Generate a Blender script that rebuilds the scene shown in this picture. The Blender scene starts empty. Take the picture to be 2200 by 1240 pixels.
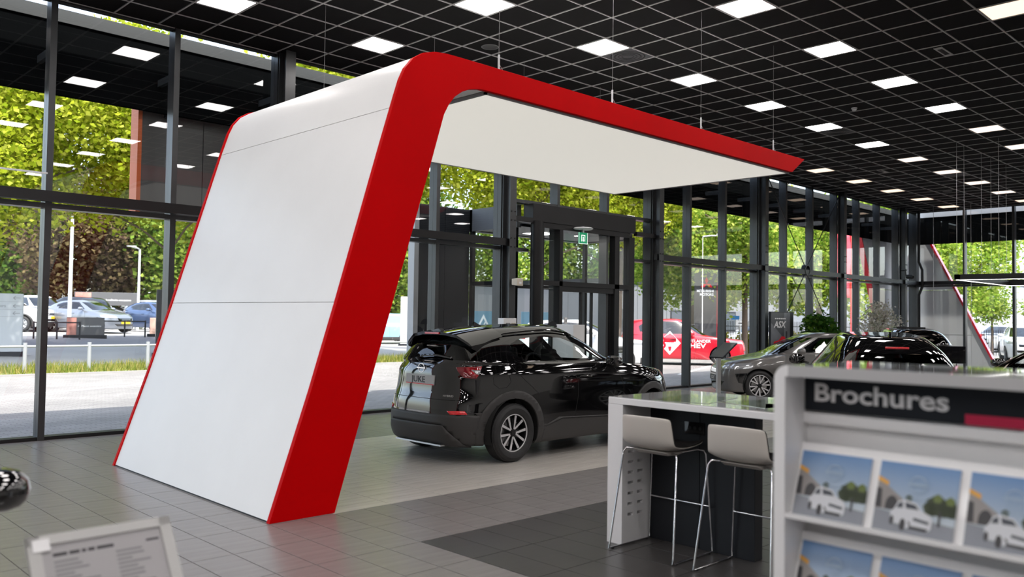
import bpy, bmesh, math, random
import numpy as np
from mathutils import Vector, Matrix
from mathutils.bvhtree import BVHTree
random.seed(7)
SC = bpy.context.scene
COL = SC.collection
PI = math.pi

# ------------------------------------------------------------------ camera, world, sun, exposure
CAMH = 1.66
_f, _yaw, _pitch, _roll = 1821.306, 0.770507814, 0.034399028, 0.01436
_fw = Vector((math.sin(_yaw) * math.cos(_pitch), math.cos(_yaw) * math.cos(_pitch), math.sin(_pitch)))
_r = Vector((math.cos(_yaw), -math.sin(_yaw), 0))
_u = _r.cross(_fw)
_r2 = _r * math.cos(_roll) + _u * math.sin(_roll)
_u2 = -_r * math.sin(_roll) + _u * math.cos(_roll)
cd = bpy.data.cameras.new('camera'); cam = bpy.data.objects.new('camera', cd); COL.objects.link(cam)
cam.matrix_world = Matrix(((_r2.x, _u2.x, -_fw.x, 0), (_r2.y, _u2.y, -_fw.y, 0), (_r2.z, _u2.z, -_fw.z, CAMH), (0, 0, 0, 1)))
cd.sensor_width = 36; cd.lens = _f / 2200 * 36; cd.clip_start = 0.05; cd.clip_end = 600
cd.dof.use_dof = True; cd.dof.focus_distance = 11.0; cd.dof.aperture_fstop = 1.9
SC.camera = cam
SC.view_settings.view_transform = 'Standard'; SC.view_settings.look = 'None'
SC.view_settings.gamma = 1; SC.view_settings.use_curve_mapping = False
SC.view_settings.exposure = 0.9
SUN_STRENGTH = 4.2; SKY_STRENGTH = 0.42; PANEL_EMIT = 13.0
w = bpy.data.worlds.new('world'); SC.world = w; w.use_nodes = True
nt = w.node_tree; nt.nodes.clear()
sky = nt.nodes.new('ShaderNodeTexSky'); sky.sky_type = 'NISHITA'; sky.sun_disc = False
sky.sun_elevation = math.radians(58); sky.sun_rotation = math.radians(190); sky.air_density = 1.0; sky.dust_density = 2.5; sky.ozone_density = 1.0
mx = nt.nodes.new('ShaderNodeMix'); mx.data_type = 'RGBA'; mx.inputs[0].default_value = 0.30
hs = nt.nodes.new('ShaderNodeHueSaturation'); hs.inputs['Saturation'].default_value = 0.0
bg = nt.nodes.new('ShaderNodeBackground'); bg.inputs[1].default_value = SKY_STRENGTH
ow = nt.nodes.new('ShaderNodeOutputWorld')
nt.links.new(sky.outputs[0], hs.inputs['Color']); nt.links.new(sky.outputs[0], mx.inputs[6]); nt.links.new(hs.outputs[0], mx.inputs[7])
nt.links.new(mx.outputs[2], bg.inputs[0]); nt.links.new(bg.outputs[0], ow.inputs[0])
sd = bpy.data.lights.new('sun', 'SUN'); sd.energy = SUN_STRENGTH; sd.angle = math.radians(0.6); sd.color = (1.0, 0.95, 0.87)
sun = bpy.data.objects.new('sun', sd); COL.objects.link(sun)
sun.rotation_euler = Vector((-0.12, -0.50, 1.0)).to_track_quat('Z', 'Y').to_euler()
cy = SC.cycles
cy.max_bounces = 9; cy.diffuse_bounces = 3; cy.glossy_bounces = 4; cy.transmission_bounces = 4; cy.transparent_max_bounces = 24
cy.caustics_reflective = False; cy.caustics_refractive = False; cy.sample_clamp_indirect = 4.0
cy.use_light_tree = True

# ------------------------------------------------------------------ materials
MATS = {}
def _in(b, k, v):
    if k in b.inputs: b.inputs[k].default_value = v
def mat(name, col, rough=0.5, metal=0.0, spec=0.5, coat=0.0, emit=0.0, noise=0.0, nscale=8.0, bump=0.0, bscale=60.0, trans=0.0, stretch=None, sheen=0):
    if name in MATS: return MATS[name]
    m = bpy.data.materials.new(name); m.use_nodes = True; t = m.node_tree; b = t.nodes['Principled BSDF']
    c = (*col, 1) if len(col) == 3 else col
    _in(b, 'Base Color', c); _in(b, 'Roughness', rough); _in(b, 'Metallic', metal); _in(b, 'Specular IOR Level', spec)
    _in(b, 'Coat Weight', coat); _in(b, 'Coat Roughness', 0.03)
    if emit: _in(b, 'Emission Color', c); _in(b, 'Emission Strength', emit)
    if trans: _in(b, 'Transmission Weight', trans)
    if noise or bump:
        tc = t.nodes.new('ShaderNodeTexCoord'); src = tc.outputs['Object']
        if stretch:
            mp = t.nodes.new('ShaderNodeMapping'); mp.inputs['Scale'].default_value = stretch
            t.links.new(src, mp.inputs[0]); src = mp.outputs[0]
    if noise:
        n = t.nodes.new('ShaderNodeTexNoise'); n.inputs['Scale'].default_value = nscale; n.inputs['Detail'].default_value = 4
        t.links.new(src, n.inputs['Vector'])
        r = t.nodes.new('ShaderNodeMapRange'); r.inputs[1].default_value = 0.25; r.inputs[2].default_value = 0.75
        r.inputs[3].default_value = 1 - noise; r.inputs[4].default_value = 1 + noise
        t.links.new(n.outputs['Fac'], r.inputs[0])
        mm = t.nodes.new('ShaderNodeMix'); mm.data_type = 'RGBA'; mm.blend_type = 'MULTIPLY'; mm.inputs[0].default_value = 1
        mm.inputs[6].default_value = c; t.links.new(r.outputs[0], mm.inputs[7]); t.links.new(mm.outputs[2], b.inputs['Base Color'])
    if bump:
        n2 = t.nodes.new('ShaderNodeTexNoise'); n2.inputs['Scale'].default_value = bscale; n2.inputs['Detail'].default_value = 3
        t.links.new(src, n2.inputs['Vector'])
        bp = t.nodes.new('ShaderNodeBump'); bp.inputs['Strength'].default_value = bump; bp.inputs['Distance'].default_value = 0.01
        t.links.new(n2.outputs['Fac'], bp.inputs['Height']); t.links.new(bp.outputs[0], b.inputs['Normal'])
    MATS[name] = m; return m
def glass(name, tint, ior=1.5, boost=1.0, rough=0.0, haze=0.0):
    if name in MATS: return MATS[name]
    m = bpy.data.materials.new(name); m.use_nodes = True; t = m.node_tree; t.nodes.clear()
    o = t.nodes.new('ShaderNodeOutputMaterial'); tr = t.nodes.new('ShaderNodeBsdfTransparent'); tr.inputs[0].default_value = (*tint, 1)
    g = t.nodes.new('ShaderNodeBsdfGlossy'); g.inputs['Roughness'].default_value = rough
    f = t.nodes.new('ShaderNodeFresnel'); f.inputs[0].default_value = ior
    ml = t.nodes.new('ShaderNodeMath'); ml.operation = 'MULTIPLY'; ml.inputs[1].default_value = boost; ml.use_clamp = True
    mi = t.nodes.new('ShaderNodeMixShader')
    ge = t.nodes.new('ShaderNodeNewGeometry'); inv = t.nodes.new('ShaderNodeMath'); inv.operation = 'SUBTRACT'; inv.inputs[0].default_value = 1.0; m3 = t.nodes.new('ShaderNodeMath'); m3.operation = 'MULTIPLY'
    t.links.new(ge.outputs['Backfacing'], inv.inputs[1]); t.links.new(inv.outputs[0], m3.inputs[0])   # the pane's exit face must not mirror: no total internal reflection in a thin sheet
    t.links.new(f.outputs[0], ml.inputs[0]); t.links.new(ml.outputs[0], m3.inputs[1]); t.links.new(m3.outputs[0], mi.inputs[0])
    if haze:
        df = t.nodes.new('ShaderNodeBsdfDiffuse'); df.inputs[0].default_value = (.75, .78, .8, 1)
        m2 = t.nodes.new('ShaderNodeMixShader'); m2.inputs[0].default_value = haze
        t.links.new(tr.outputs[0], m2.inputs[1]); t.links.new(df.outputs[0], m2.inputs[2]); t.links.new(m2.outputs[0], mi.inputs[1])
    else: t.links.new(tr.outputs[0], mi.inputs[1])
    t.links.new(g.outputs[0], mi.inputs[2]); t.links.new(mi.outputs[0], o.inputs[0])
    MATS[name] = m; return m
def leafmat(name, c1, c2, c3, trans=0.45):
    if name in MATS: return MATS[name]
    m = bpy.data.materials.new(name); m.use_nodes = True; t = m.node_tree; t.nodes.clear()
    o = t.nodes.new('ShaderNodeOutputMaterial'); ge = t.nodes.new('ShaderNodeNewGeometry'); cr = t.nodes.new('ShaderNodeValToRGB')
    e = cr.color_ramp.elements; e[0].color = (*c1, 1); e[1].color = (*c3, 1); k = e.new(0.5); k.color = (*c2, 1)
    t.links.new(ge.outputs['Random Per Island'], cr.inputs[0])
    d = t.nodes.new('ShaderNodeBsdfDiffuse'); tl = t.nodes.new('ShaderNodeBsdfTranslucent'); mi = t.nodes.new('ShaderNodeMixShader'); mi.inputs[0].default_value = trans
    t.links.new(cr.outputs[0], d.inputs[0]); t.links.new(cr.outputs[0], tl.inputs[0])
    t.links.new(d.outputs[0], mi.inputs[1]); t.links.new(tl.outputs[0], mi.inputs[2]); t.links.new(mi.outputs[0], o.inputs[0])
    MATS[name] = m; return m

# ------------------------------------------------------------------ helpers
def tag(o, label=None, cat=None, group=None, kind=None):
    if label: o['label'] = label
    if cat: o['category'] = cat
    if group: o['group'] = group
    if kind: o['kind'] = kind
    return o
def empty(name, loc=(0, 0, 0), rz=0.0, label=None, cat=None, group=None, kind=None, parent=None):
    o = bpy.data.objects.new(name, None); COL.objects.link(o); o.location = loc; o.rotation_euler = (0, 0, rz); o.empty_display_size = 0.2
    if parent: o.parent = parent
    return tag(o, label, cat, group, kind)
def children(o): return [c for c in bpy.data.objects if c.parent == o]
def copy_tree(o, loc=None, rz=None, parent=None, label=None):
    c = o.copy(); COL.objects.link(c); c.parent = parent
    if loc is not None: c.location = loc
    if rz is not None: c.rotation_euler = (0, 0, rz)
    if label: c['label'] = label
    for ch in children(o): copy_tree(ch, parent=c)
    return c
def mobj(name, me, parent=None, loc=(0, 0, 0), rot=(0, 0, 0)):
    o = bpy.data.objects.new(name, me); COL.objects.link(o); o.location = loc; o.rotation_euler = rot
    if parent: o.parent = parent
    return o
class MB:
    def __init__(s): s.v = []; s.f = []; s.m = []
    def add(s, vs, fs, m=0):
        n = len(s.v); s.v += [tuple(v) for v in vs]; s.f += [tuple(i + n for i in f) for f in fs]; s.m += [m] * len(fs); return s
    def box(s, x0, y0, z0, x1, y1, z1, m=0):
        x0, x1 = min(x0, x1), max(x0, x1); y0, y1 = min(y0, y1), max(y0, y1); z0, z1 = min(z0, z1), max(z0, z1)
        return s.add([(x0, y0, z0), (x1, y0, z0), (x1, y1, z0), (x0, y1, z0), (x0, y0, z1), (x1, y0, z1), (x1, y1, z1), (x0, y1, z1)],
                     [(3, 2, 1, 0), (4, 5, 6, 7), (0, 1, 5, 4), (1, 2, 6, 5), (2, 3, 7, 6), (3, 0, 4, 7)], m)
    def bar(s, p0, p1, w, h, m=0):
        p0 = Vector(p0); p1 = Vector(p1); d = (p1 - p0).normalized(); up = Vector((0, 0, 1)) if abs(d.z) < .95 else Vector((0, 1, 0))
        a = d.cross(up).normalized() * w / 2; b = a.cross(d).normalized() * h / 2
        vs = [p + i * a + j * b for p in (p0, p1) for i, j in ((-1, -1), (1, -1), (1, 1), (-1, 1))]
        return s.add(vs, [(0, 1, 2, 3), (7, 6, 5, 4), (0, 4, 5, 1), (1, 5, 6, 2), (2, 6, 7, 3), (3, 7, 4, 0)], m)
    def prism(s, poly, axis, a, b, m=0):
        """2D polygon (other two axes in xyz order) extruded along axis from a to b"""
        def P(q, t):
            q = list(q); q.insert(axis, t); return q
        n = len(poly); vs = [P(q, a) for q in poly] + [P(q, b) for q in poly]
        return s.add(vs, [tuple(range(n))[::-1], tuple(range(n, 2 * n))] + [(i, (i + 1) % n, n + (i + 1) % n, n + i) for i in range(n)], m)
    def cyl(s, p0, p1, r, seg=12, r2=None, m=0, cap=True):
        p0 = Vector(p0); p1 = Vector(p1); d = (p1 - p0).normalized(); up = Vector((0, 0, 1)) if abs(d.z) < .9 else Vector((1, 0, 0))
        a = d.cross(up).normalized(); b = d.cross(a); r2 = r if r2 is None else r2
        vs = [p + (a * math.cos(t) + b * math.sin(t)) * q for p, q in ((p0, r), (p1, r2)) for t in [2 * PI * i / seg for i in range(seg)]]
        fs = [(i, (i + 1) % seg, seg + (i + 1) % seg, seg + i) for i in range(seg)]
        if cap: fs += [tuple(range(seg))[::-1], tuple(range(seg, 2 * seg))]
        return s.add(vs, fs, m)
    def tube(s, pts, r, seg=8, closed=False, m=0):
        pts = [Vector(p) for p in pts]; n = len(pts); vs = []; prev = None
        for i, p in enumerate(pts):
            d = (pts[(i + 1) % n] - pts[i - 1]) if closed or 0 < i < n - 1 else (pts[1] - pts[0] if i == 0 else pts[-1] - pts[-2])
            d.normalize()
            if prev is None:
                up = Vector((0, 0, 1)) if abs(d.z) < .9 else Vector((1, 0, 0)); a = d.cross(up).normalized()
            else: a = (prev - d * prev.dot(d)).normalized()
            prev = a; b = d.cross(a)
            vs += [p + (a * math.cos(2 * PI * k / seg) + b * math.sin(2 * PI * k / seg)) * r for k in range(seg)]
        fs = []
        for i in range(n if closed else n - 1):
            j = (i + 1) % n
            fs += [(i * seg + k, i * seg + (k + 1) % seg, j * seg + (k + 1) % seg, j * seg + k) for k in range(seg)]
        if not closed: fs += [tuple(range(seg))[::-1], tuple(range((n - 1) * seg, n * seg))]
        return s.add(vs, fs, m)
    def lathe(s, prof, axis='Z', c=(0, 0, 0), seg=24, m=0, a0=0, a1=2 * PI):
        full = abs(a1 - a0 - 2 * PI) < 1e-6; n = seg if full else seg + 1; vs = []
        for i in range(n):
            t = a0 + (a1 - a0) * i / seg; ct, st = math.cos(t), math.sin(t)
            for r, z in prof:
                v = (r * ct, r * st, z) if axis == 'Z' else ((r * ct, z, r * st) if axis == 'Y' else (z, r * ct, r * st))
                vs.append((v[0] + c[0], v[1] + c[1], v[2] + c[2]))
        k = len(prof); fs = []
        for i in range(seg):
            j = (i + 1) % n
            fs += [(i * k + q, j * k + q, j * k + q + 1, i * k + q + 1) for q in range(k - 1)]
        return s.add(vs, fs, m)
    def mesh(s, name, mats, smooth=False, recalc=True, angle=40):
        me = bpy.data.meshes.new(name); me.from_pydata(s.v, [], s.f)
        for mm in (mats if isinstance(mats, (list, tuple)) else [mats]): me.materials.append(mm)
        me.polygons.foreach_set('material_index', s.m)
        if recalc:
            bm = bmesh.new(); bm.from_mesh(me); bmesh.ops.recalc_face_normals(bm, faces=bm.faces)
            if smooth:
                for e in bm.edges:
                    if len(e.link_faces) == 2 and e.calc_face_angle(0) > math.radians(angle): e.smooth = False
            bm.to_mesh(me); bm.free()
        if smooth: me.polygons.foreach_set('use_smooth', [True] * len(me.polygons))
        me.update(); return me
    def build(s, name, mats, parent=None, smooth=False, world=False, bevel=0, loc=(0, 0, 0), rot=(0, 0, 0), **k):
        o = mobj(name, s.mesh(name, mats, smooth, **k), parent, loc, rot)
        if world and parent:
            q = parent
            off = Vector((0, 0, 0))
            while q: off += q.location; q = q.parent
            o.location = -off
        if bevel:
            b = o.modifiers.new('bevel', 'BEVEL'); b.width = bevel; b.segments = 2; b.limit_method = 'ANGLE'; b.angle_limit = math.radians(50)
        return o
def text_me(txt, size, mt, extrude=0.001, offset=0.0, align='LEFT', sx=1.0, spacing=1.0, shear=0.0):
    cu = bpy.data.curves.new('t', 'FONT'); cu.body = txt; cu.size = size; cu.extrude = extrude; cu.offset = offset; cu.align_x = align; cu.space_character = spacing; cu.shear = shear
    cu.resolution_u = 3
    o = bpy.data.objects.new('t', cu); COL.objects.link(o)
    dg = bpy.context.evaluated_depsgraph_get(); me = bpy.data.meshes.new_from_object(o.evaluated_get(dg))
    bpy.data.objects.remove(o); bpy.data.curves.remove(cu)
    if sx != 1:
        for v in me.vertices: v.co.x *= sx
    me.materials.clear(); me.materials.append(mt); return me
def text_obj(name, txt, size, mt, parent, loc, xdir, ydir, **k):
    """flat lettering: xdir = writing direction, ydir = up direction"""
    me = text_me(txt, size, mt, **k); o = mobj(name, me, parent)
    x = Vector(xdir).normalized(); y = Vector(ydir).normalized(); z = x.cross(y)
    o.matrix_local = Matrix(((x.x, y.x, z.x, loc[0]), (x.y, y.y, z.y, loc[1]), (x.z, y.z, z.z, loc[2]), (0, 0, 0, 1)))
    return o
def smoothstep(t): t = max(0, min(1, t)); return t * t * (3 - 2 * t)
M = dict(
    black_metal=mat('black_powder_coated_metal', (.013, .013, .014), .42, .1, spec=.35, noise=.15, nscale=3),
    grey_metal=mat('grey_anodised_metal', (.20, .21, .215), .42, .35, noise=.1, nscale=2),
    mullion=mat('dark_mullion_paint', (.045, .048, .05), .35, .2, noise=.12, nscale=4),
    mullion_side=mat('grey_mullion_side', (.24, .25, .255), .4, .3, noise=.1, nscale=4),
    ceil=mat('black_ceiling_panel', (.0065, .006, .006), .9, spec=.15, noise=.25, nscale=12, bump=.25, bscale=200),
    grid=mat('grey_ceiling_grid', (.42, .41, .40), .5),
    chrome=mat('chrome', (.75, .75, .77), .08, 1.0),
    steel=mat('brushed_steel', (.55, .55, .56), .28, 1.0),
    alu=mat('aluminium', (.62, .63, .64), .35, .9),
    white=mat('white_lacquer', (.86, .86, .87), .22, noise=.02, nscale=2, coat=.2),
    white_satin=mat('white_satin_panel', (.90, .905, .905), .42, noise=.02, nscale=1.5),
    white_gloss=mat('white_gloss_top', (.62, .62, .62), .05, coat=1.0),
    red=mat('red_satin_panel', (.62, .0005, .002), .5, spec=.04, noise=.05, nscale=1.5),
    red_bright=mat('bright_red_paint', (.70, .012, .03), .25, coat=.6),
    rubber=mat('tyre_rubber', (.018, .018, .019), .62, noise=.2, nscale=20),
    plastic=mat('grey_black_plastic', (.045, .043, .043), .55, bump=.15, bscale=400),
    gloss_black=mat('gloss_black_plastic', (.006, .006, .007), .08, coat=1.0),
    dark=mat('dark_void', (.008, .008, .008), .8),
    interior=mat('dark_fabric', (.025, .025, .028), .85, noise=.2, nscale=30),
    interior_grey=mat('grey_trim', (.25, .25, .24), .6),
    rim_dark=mat('dark_rim', (.02, .02, .022), .3, .6, coat=.5),
    rim_cut=mat('machined_rim', (.78, .78, .80), .38, .55),
    headlamp=mat('clear_lamp', (.55, .57, .6), .06, .5, coat=1.0),
    tail=mat('red_lamp', (.35, .008, .015), .08, coat=1.0, noise=.5, nscale=25),
    tail_dark=mat('dark_red_lamp', (.20, .010, .018), .08, coat=1.0),
    brake=mat('lit_brake_lens', (.8, .03, .04), .12, coat=1.0, noise=.2, nscale=60),
    plate_grey=mat('silver_plate', (.50, .50, .51), .35),
    plate_y=mat('yellow_plate', (.95, .62, .02), .5),
    ink=mat('dark_ink', (.03, .03, .035), .5),
    ink_grey=mat('grey_ink', (.26, .26, .27), .7),
    white_ink=mat('white_ink', (.93, .93, .94), .5),
    charcoal=mat('charcoal_panel', (.014, .016, .020), .45, spec=.3, noise=.08, nscale=2),
    greige=mat('greige_shell', (.58, .545, .50), .35, noise=.02, nscale=3),
    shell_edge=mat('dark_shell_edge', (.03, .027, .026), .5),
)
GLASS = glass('clear_glazing', (.975, .985, .98), 1.5, 1.5)
CARGLASS = glass('clear_car_glass', (.82, .86, .85), 1.5, 1.5)
CARGLASS_T = glass('tinted_car_glass', (.10, .11, .11), 1.5, 1.5)
CARGLASS_O = glass('outdoor_car_glass', (.16, .19, .21), 1.5, 2.0)
# ------------------------------------------------------------------ room shell
CEIL = 5.737; FY = 12.10; RX = 32.40; X0 = -14.0; Y0 = -7.0  # unseen left end of the room lengthened to bring more light onto the rack
MXS = [3.29 + 1.614 * k for k in range(-10, 18)]
def inview(x, y, z, marg=0):
    d = Vector((x, y, z - CAMH)); w_ = d.dot(_fw)
    if w_ < .3: return None
    px = 1100 + _f * d.dot(_r2) / w_; py = 620 - _f * d.dot(_u2) / w_
    return (px, py, w_) if -marg < px < 2200 + marg and -marg < py < 1240 + marg else None
def pieces(name, cells, z, mesh_of, mats_of, parent, stuffname, flip=1):
    """cells: (x0,y0,x1,y1,kind). The 300 that show largest are objects sharing mesh data, the rest one joined part per material"""
    sc = []
    for c in cells:
        cx, cy = (c[0] + c[2]) / 2, (c[1] + c[3]) / 2; v = inview(cx, cy, z, 60)
        a = (c[2] - c[0]) * (c[3] - c[1]) / v[2] ** 3 if v else -1.0 / (cx * cx + cy * cy)
        sc.append((a, c))
    sc.sort(key=lambda q: -q[0]); near = [c for a, c in sc[:300] if a > 0]; ns = set(id(c) for c in near); cache = {}; rest = {}
    for a, c in sc:
        k = (round(c[2] - c[0], 3), round(c[3] - c[1], 3), c[4])
        if k not in cache: cache[k] = mesh_of(*k)
        if id(c) in ns: mobj(name, cache[k], parent, ((c[0] + c[2]) / 2, (c[1] + c[3]) / 2, z))
        else:
            mb = rest.setdefault(c[4], MB()); me = cache[k]
            mb.add([(v.co.x + (c[0] + c[2]) / 2, v.co.y + (c[1] + c[3]) / 2, v.co.z + z) for v in me.vertices], [tuple(p.vertices) for p in me.polygons])
    for k, mb in rest.items(): tag(mb.build(stuffname, mats_of(k), parent, recalc=False), kind='stuff')
# ---- floor
floor = empty('floor', (0, 0, 0), kind='structure')
MB().box(X0, Y0, -.25, RX + .3, FY + .12, -.006).build('screed', mat('dark_grout', (.16, .155, .15), .8), floor)
def tilemat(name, c, r):
    m = mat(name, c, r, spec=.45, noise=.10, nscale=2.2, bump=.02, bscale=40, stretch=(1, 7, 1)); return m
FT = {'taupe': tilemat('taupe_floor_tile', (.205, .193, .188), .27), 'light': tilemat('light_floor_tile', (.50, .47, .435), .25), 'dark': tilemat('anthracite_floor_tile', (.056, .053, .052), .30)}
def tile_mesh(w_, h_, k):
    g = .0022; mb = MB(); a, b = w_ / 2 - g, h_ / 2 - g; c = .0012
    mb.add([(-a, -b, -.006), (a, -b, -.006), (a, b, -.006), (-a, b, -.006), (-a + c, -b + c, 0), (a - c, -b + c, 0), (a - c, b - c, 0), (-a + c, b - c, 0)], [(4, 5, 6, 7), (0, 1, 5, 4), (1, 2, 6, 5), (2, 3, 7, 6), (3, 0, 4, 7)])
    return mb.mesh('floor_tile', FT[k])
cells = []; tx, ty = .2925, .5855
ys = []; y = 6.148
while y > Y0: y -= ty
nx0 = int((X0 - 3.051) / tx) - 1; nx1 = int((RX - 3.051) / tx) + 1
yy = [6.148 + ty * j for j in range(int((Y0 - 6.148) / ty), int((FY - 6.148) / ty) + 2)]
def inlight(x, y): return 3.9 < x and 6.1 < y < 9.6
for j in range(len(yy) - 1):
    a, b = yy[j], min(yy[j + 1], FY + .02)
    if b - a < .05: continue
    for i in range(nx0, nx1 + 1):
        x = 3.051 + tx * i; cx, cy_ = x + tx / 2, (a + b) / 2
        if inlight(cx, cy_) or (cx < 3.4 and cx > 3.4): continue
        k = 'dark' if (cx > 3.92 and cy_ < 4.965) else 'taupe'
        cells.append((x, a, x + tx, b, k))
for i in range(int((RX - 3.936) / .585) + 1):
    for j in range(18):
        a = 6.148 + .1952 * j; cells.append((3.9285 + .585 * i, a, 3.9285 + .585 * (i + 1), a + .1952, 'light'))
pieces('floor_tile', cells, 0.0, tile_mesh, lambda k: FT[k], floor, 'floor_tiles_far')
# ---- ceiling
ceiling = empty('ceiling', (0, 0, 0), kind='structure')
GX, GY, GS = 7.028, 7.834, .6
LIGHTS = [(i, j) for j in range(-5, 2) for i in range(-8, 11)]  # left columns out of view and fuller rear rows added to brighten the rack
lightcell = {(4 * i, 4 * j) for i, j in LIGHTS}
VENTS = {(5, 0), (17, 0), (29, 0)}
gx0 = int((X0 - GX) / GS); gx1 = int((RX - GX) / GS); gy0 = int((Y0 - GY) / GS); gy1 = int((FY - GY) / GS)
def panel_mesh(w_, h_, k):
    mb = MB(); a, b = w_ / 2 - .011, h_ / 2 - .011; c = .004
    mb.add([(-a, -b, .012), (a, -b, .012), (a, b, .012), (-a, b, .012), (-a + c, -b + c, .006), (a - c, -b + c, .006), (a - c, b - c, .006), (-a + c, b - c, .006)], [(7, 6, 5, 4), (4, 5, 1, 0), (5, 6, 2, 1), (6, 7, 3, 2), (7, 4, 0, 3)])
    return mb.mesh('ceiling_panel', M['ceil'])
cells = []
for i in range(gx0, gx1 + 1):
    for j in range(gy0, gy1 + 1):
        if (i, j) in lightcell or (i, j) in VENTS: continue
        x, y = GX + GS * i, GY + GS * j
        cells.append((x, y, min(x + GS, RX + .02), min(y + GS, FY + .02), 'p'))
pieces('ceiling_panel', cells, CEIL, panel_mesh, lambda k: M['ceil'], ceiling, 'ceiling_panels_far')
for i in range(gx0, gx1 + 1):
    MB().box(GX + GS * i - .0105, Y0, CEIL - .002, GX + GS * i + .0105, FY, CEIL + .012).build('grid_runner', M['grid'], ceiling)
mb = MB()
for j in range(gy0, gy1 + 1): MB().box(X0, GY + GS * j - .0105, CEIL - .0025, RX, GY + GS * j + .0105, CEIL + .0115).build('grid_runner', M['grid'], ceiling)
MB().box(X0 - .2, Y0 - .2, CEIL + .02, RX + .05, FY + .02, CEIL + .5).build('roof_slab', M['dark'], ceiling)
# ---- recessed light panels
em_n = mat('lit_panel_neutral', (1.0, .95, .93), .5, emit=PANEL_EMIT); em_w = mat('lit_panel_warm', (1.0, .76, .57), .5, emit=.78); em_m = mat('lit_panel_soft_warm', (1.0, .82, .70), .5, emit=.80)
def light_panel(i, j, e, label, z=CEIL, pos=None):
    x, y = pos or (GX + GS * (4 * i + .5), GY + GS * (4 * j + .5)); t = empty('ceiling_light', (x, y, z), 0, label, 'ceiling light', 'square light panels set in the black ceiling')
    b = MB(); a, c = .294, .276
    for q in ((-a, -a, a, -c), (-a, c, a, a), (-a, -c, -c, c), (c, -c, a, c)): b.box(q[0], q[1], -.001, q[2], q[3], .014)
    b.build('frame', M['grid'], t)
    b = MB(); b.add([(-c, -c, .003), (c, -c, .003), (c, c, .003), (-c, c, .003)], [(3, 2, 1, 0)]); b.add([(-c, -c, .010), (c, -c, .010), (c, c, .010), (-c, c, .010)], [(0, 1, 2, 3)]); b.build('diffuser', e, t, recalc=False); return t
rownm = {1: 'row nearest the back glass', 0: 'second row from the back glass', -1: 'third row from the back glass', -2: 'fourth row from the back glass', -3: 'fifth row from the back glass', -4: 'sixth row from the back glass', -5: 'row farthest from the back glass'}
nth = ['first', 'second', 'third', 'fourth', 'fifth', 'sixth', 'seventh', 'eighth', 'ninth', 'tenth', 'eleventh', 'twelfth', 'thirteenth', 'fourteenth', 'fifteenth', 'sixteenth', 'seventeenth', 'eighteenth', 'nineteenth', 'twentieth']
for i, j in LIGHTS:
    e = em_w if (j == 1 and i >= 6) or (j == -2 and i == 2) or (j == 0 and i >= 10) else em_m if (j == -1 and i >= 5) or (j == 0 and i >= 6) or (j == 1 and 3 <= i < 6) else em_n
    light_panel(i, j, e, 'square ceiling light, %s from left, %s' % (nth[i + 8], rownm[j]))
for i, j in VENTS:
    x, y = GX + GS * (i + .5), GY + GS * (j + .5); t = empty('ceiling_vent', (x, y, CEIL), 0, 'dark square ceiling air vent with round centre, %s from the left' % {5: 'first', 17: 'second', 29: 'third'}[i], 'vent', 'square vents beside the lights')
    MB().box(-.285, -.285, 0, .285, .285, .012).build('plate', mat('vent_grey', (.05, .052, .055), .5), t)
    b = MB()
    for r in (.08, .13, .19, .25): b.lathe([(r, -.004), (r + .012, -.008), (r + .02, -.004)], seg=24)
    b.build('diffuser_rings', M['black_metal'], t)
for n_, (x, y) in enumerate(((8.54, 9.35), (18.15, 9.35), (27.63, 9.32))):
    t = empty('ceiling_speaker', (x, y, CEIL), 0, 'round dark ceiling speaker, %s from the left' % nth[n_], 'speaker', 'round ceiling speakers')
    b = MB(); b.lathe([(0, 0), (.105, 0), (.115, -.003), (.125, 0), (.125, .006)], seg=28); b.build('grille', mat('speaker_grey', (.045, .045, .045), .6), t, smooth=True)
    b = MB(); b.lathe([(.118, -.004), (.128, -.006), (.134, 0)], seg=28); b.build('rim', mat('speaker_rim', (.12, .12, .12), .5), t)
for n_, (x, y, ln) in enumerate(((13.36, 4.55, .5), (22.89, 9.35, .6))):
    t = empty('ceiling_grille', (x, y, CEIL), 0, 'slim grey linear air grille in the ceiling, ' + ('near the right edge of the ceiling' if n_ == 0 else 'far one near the back glass wall'), 'grille')
    MB().box(-ln / 2, -.06, -.006, ln / 2, .06, .004).build('frame', M['grid'], t); b = MB()
    for k in range(14 if n_ == 0 else 8): b.box(-ln / 2 + .08 + k * (ln - .16) / 14, -.035, -.009, -ln / 2 + .08 + k * (ln - .16) / 14 + .012, .035, -.006)
    b.build('slots', M['dark'], t)
t = empty('smoke_detector', (15.76, 6.97, CEIL), 0, 'small white smoke detector on the black ceiling', 'detector')
b = MB(); b.lathe([(0, -.05), (.035, -.05), (.045, -.03), (.055, -.015), (.055, .0)], seg=16); b.build('housing', M['white'], t, smooth=True); b = MB(); b.lathe([(.048, -.028), (.052, -.024)], seg=16); b.build('sensor_ring', M['ink'], t)
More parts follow.
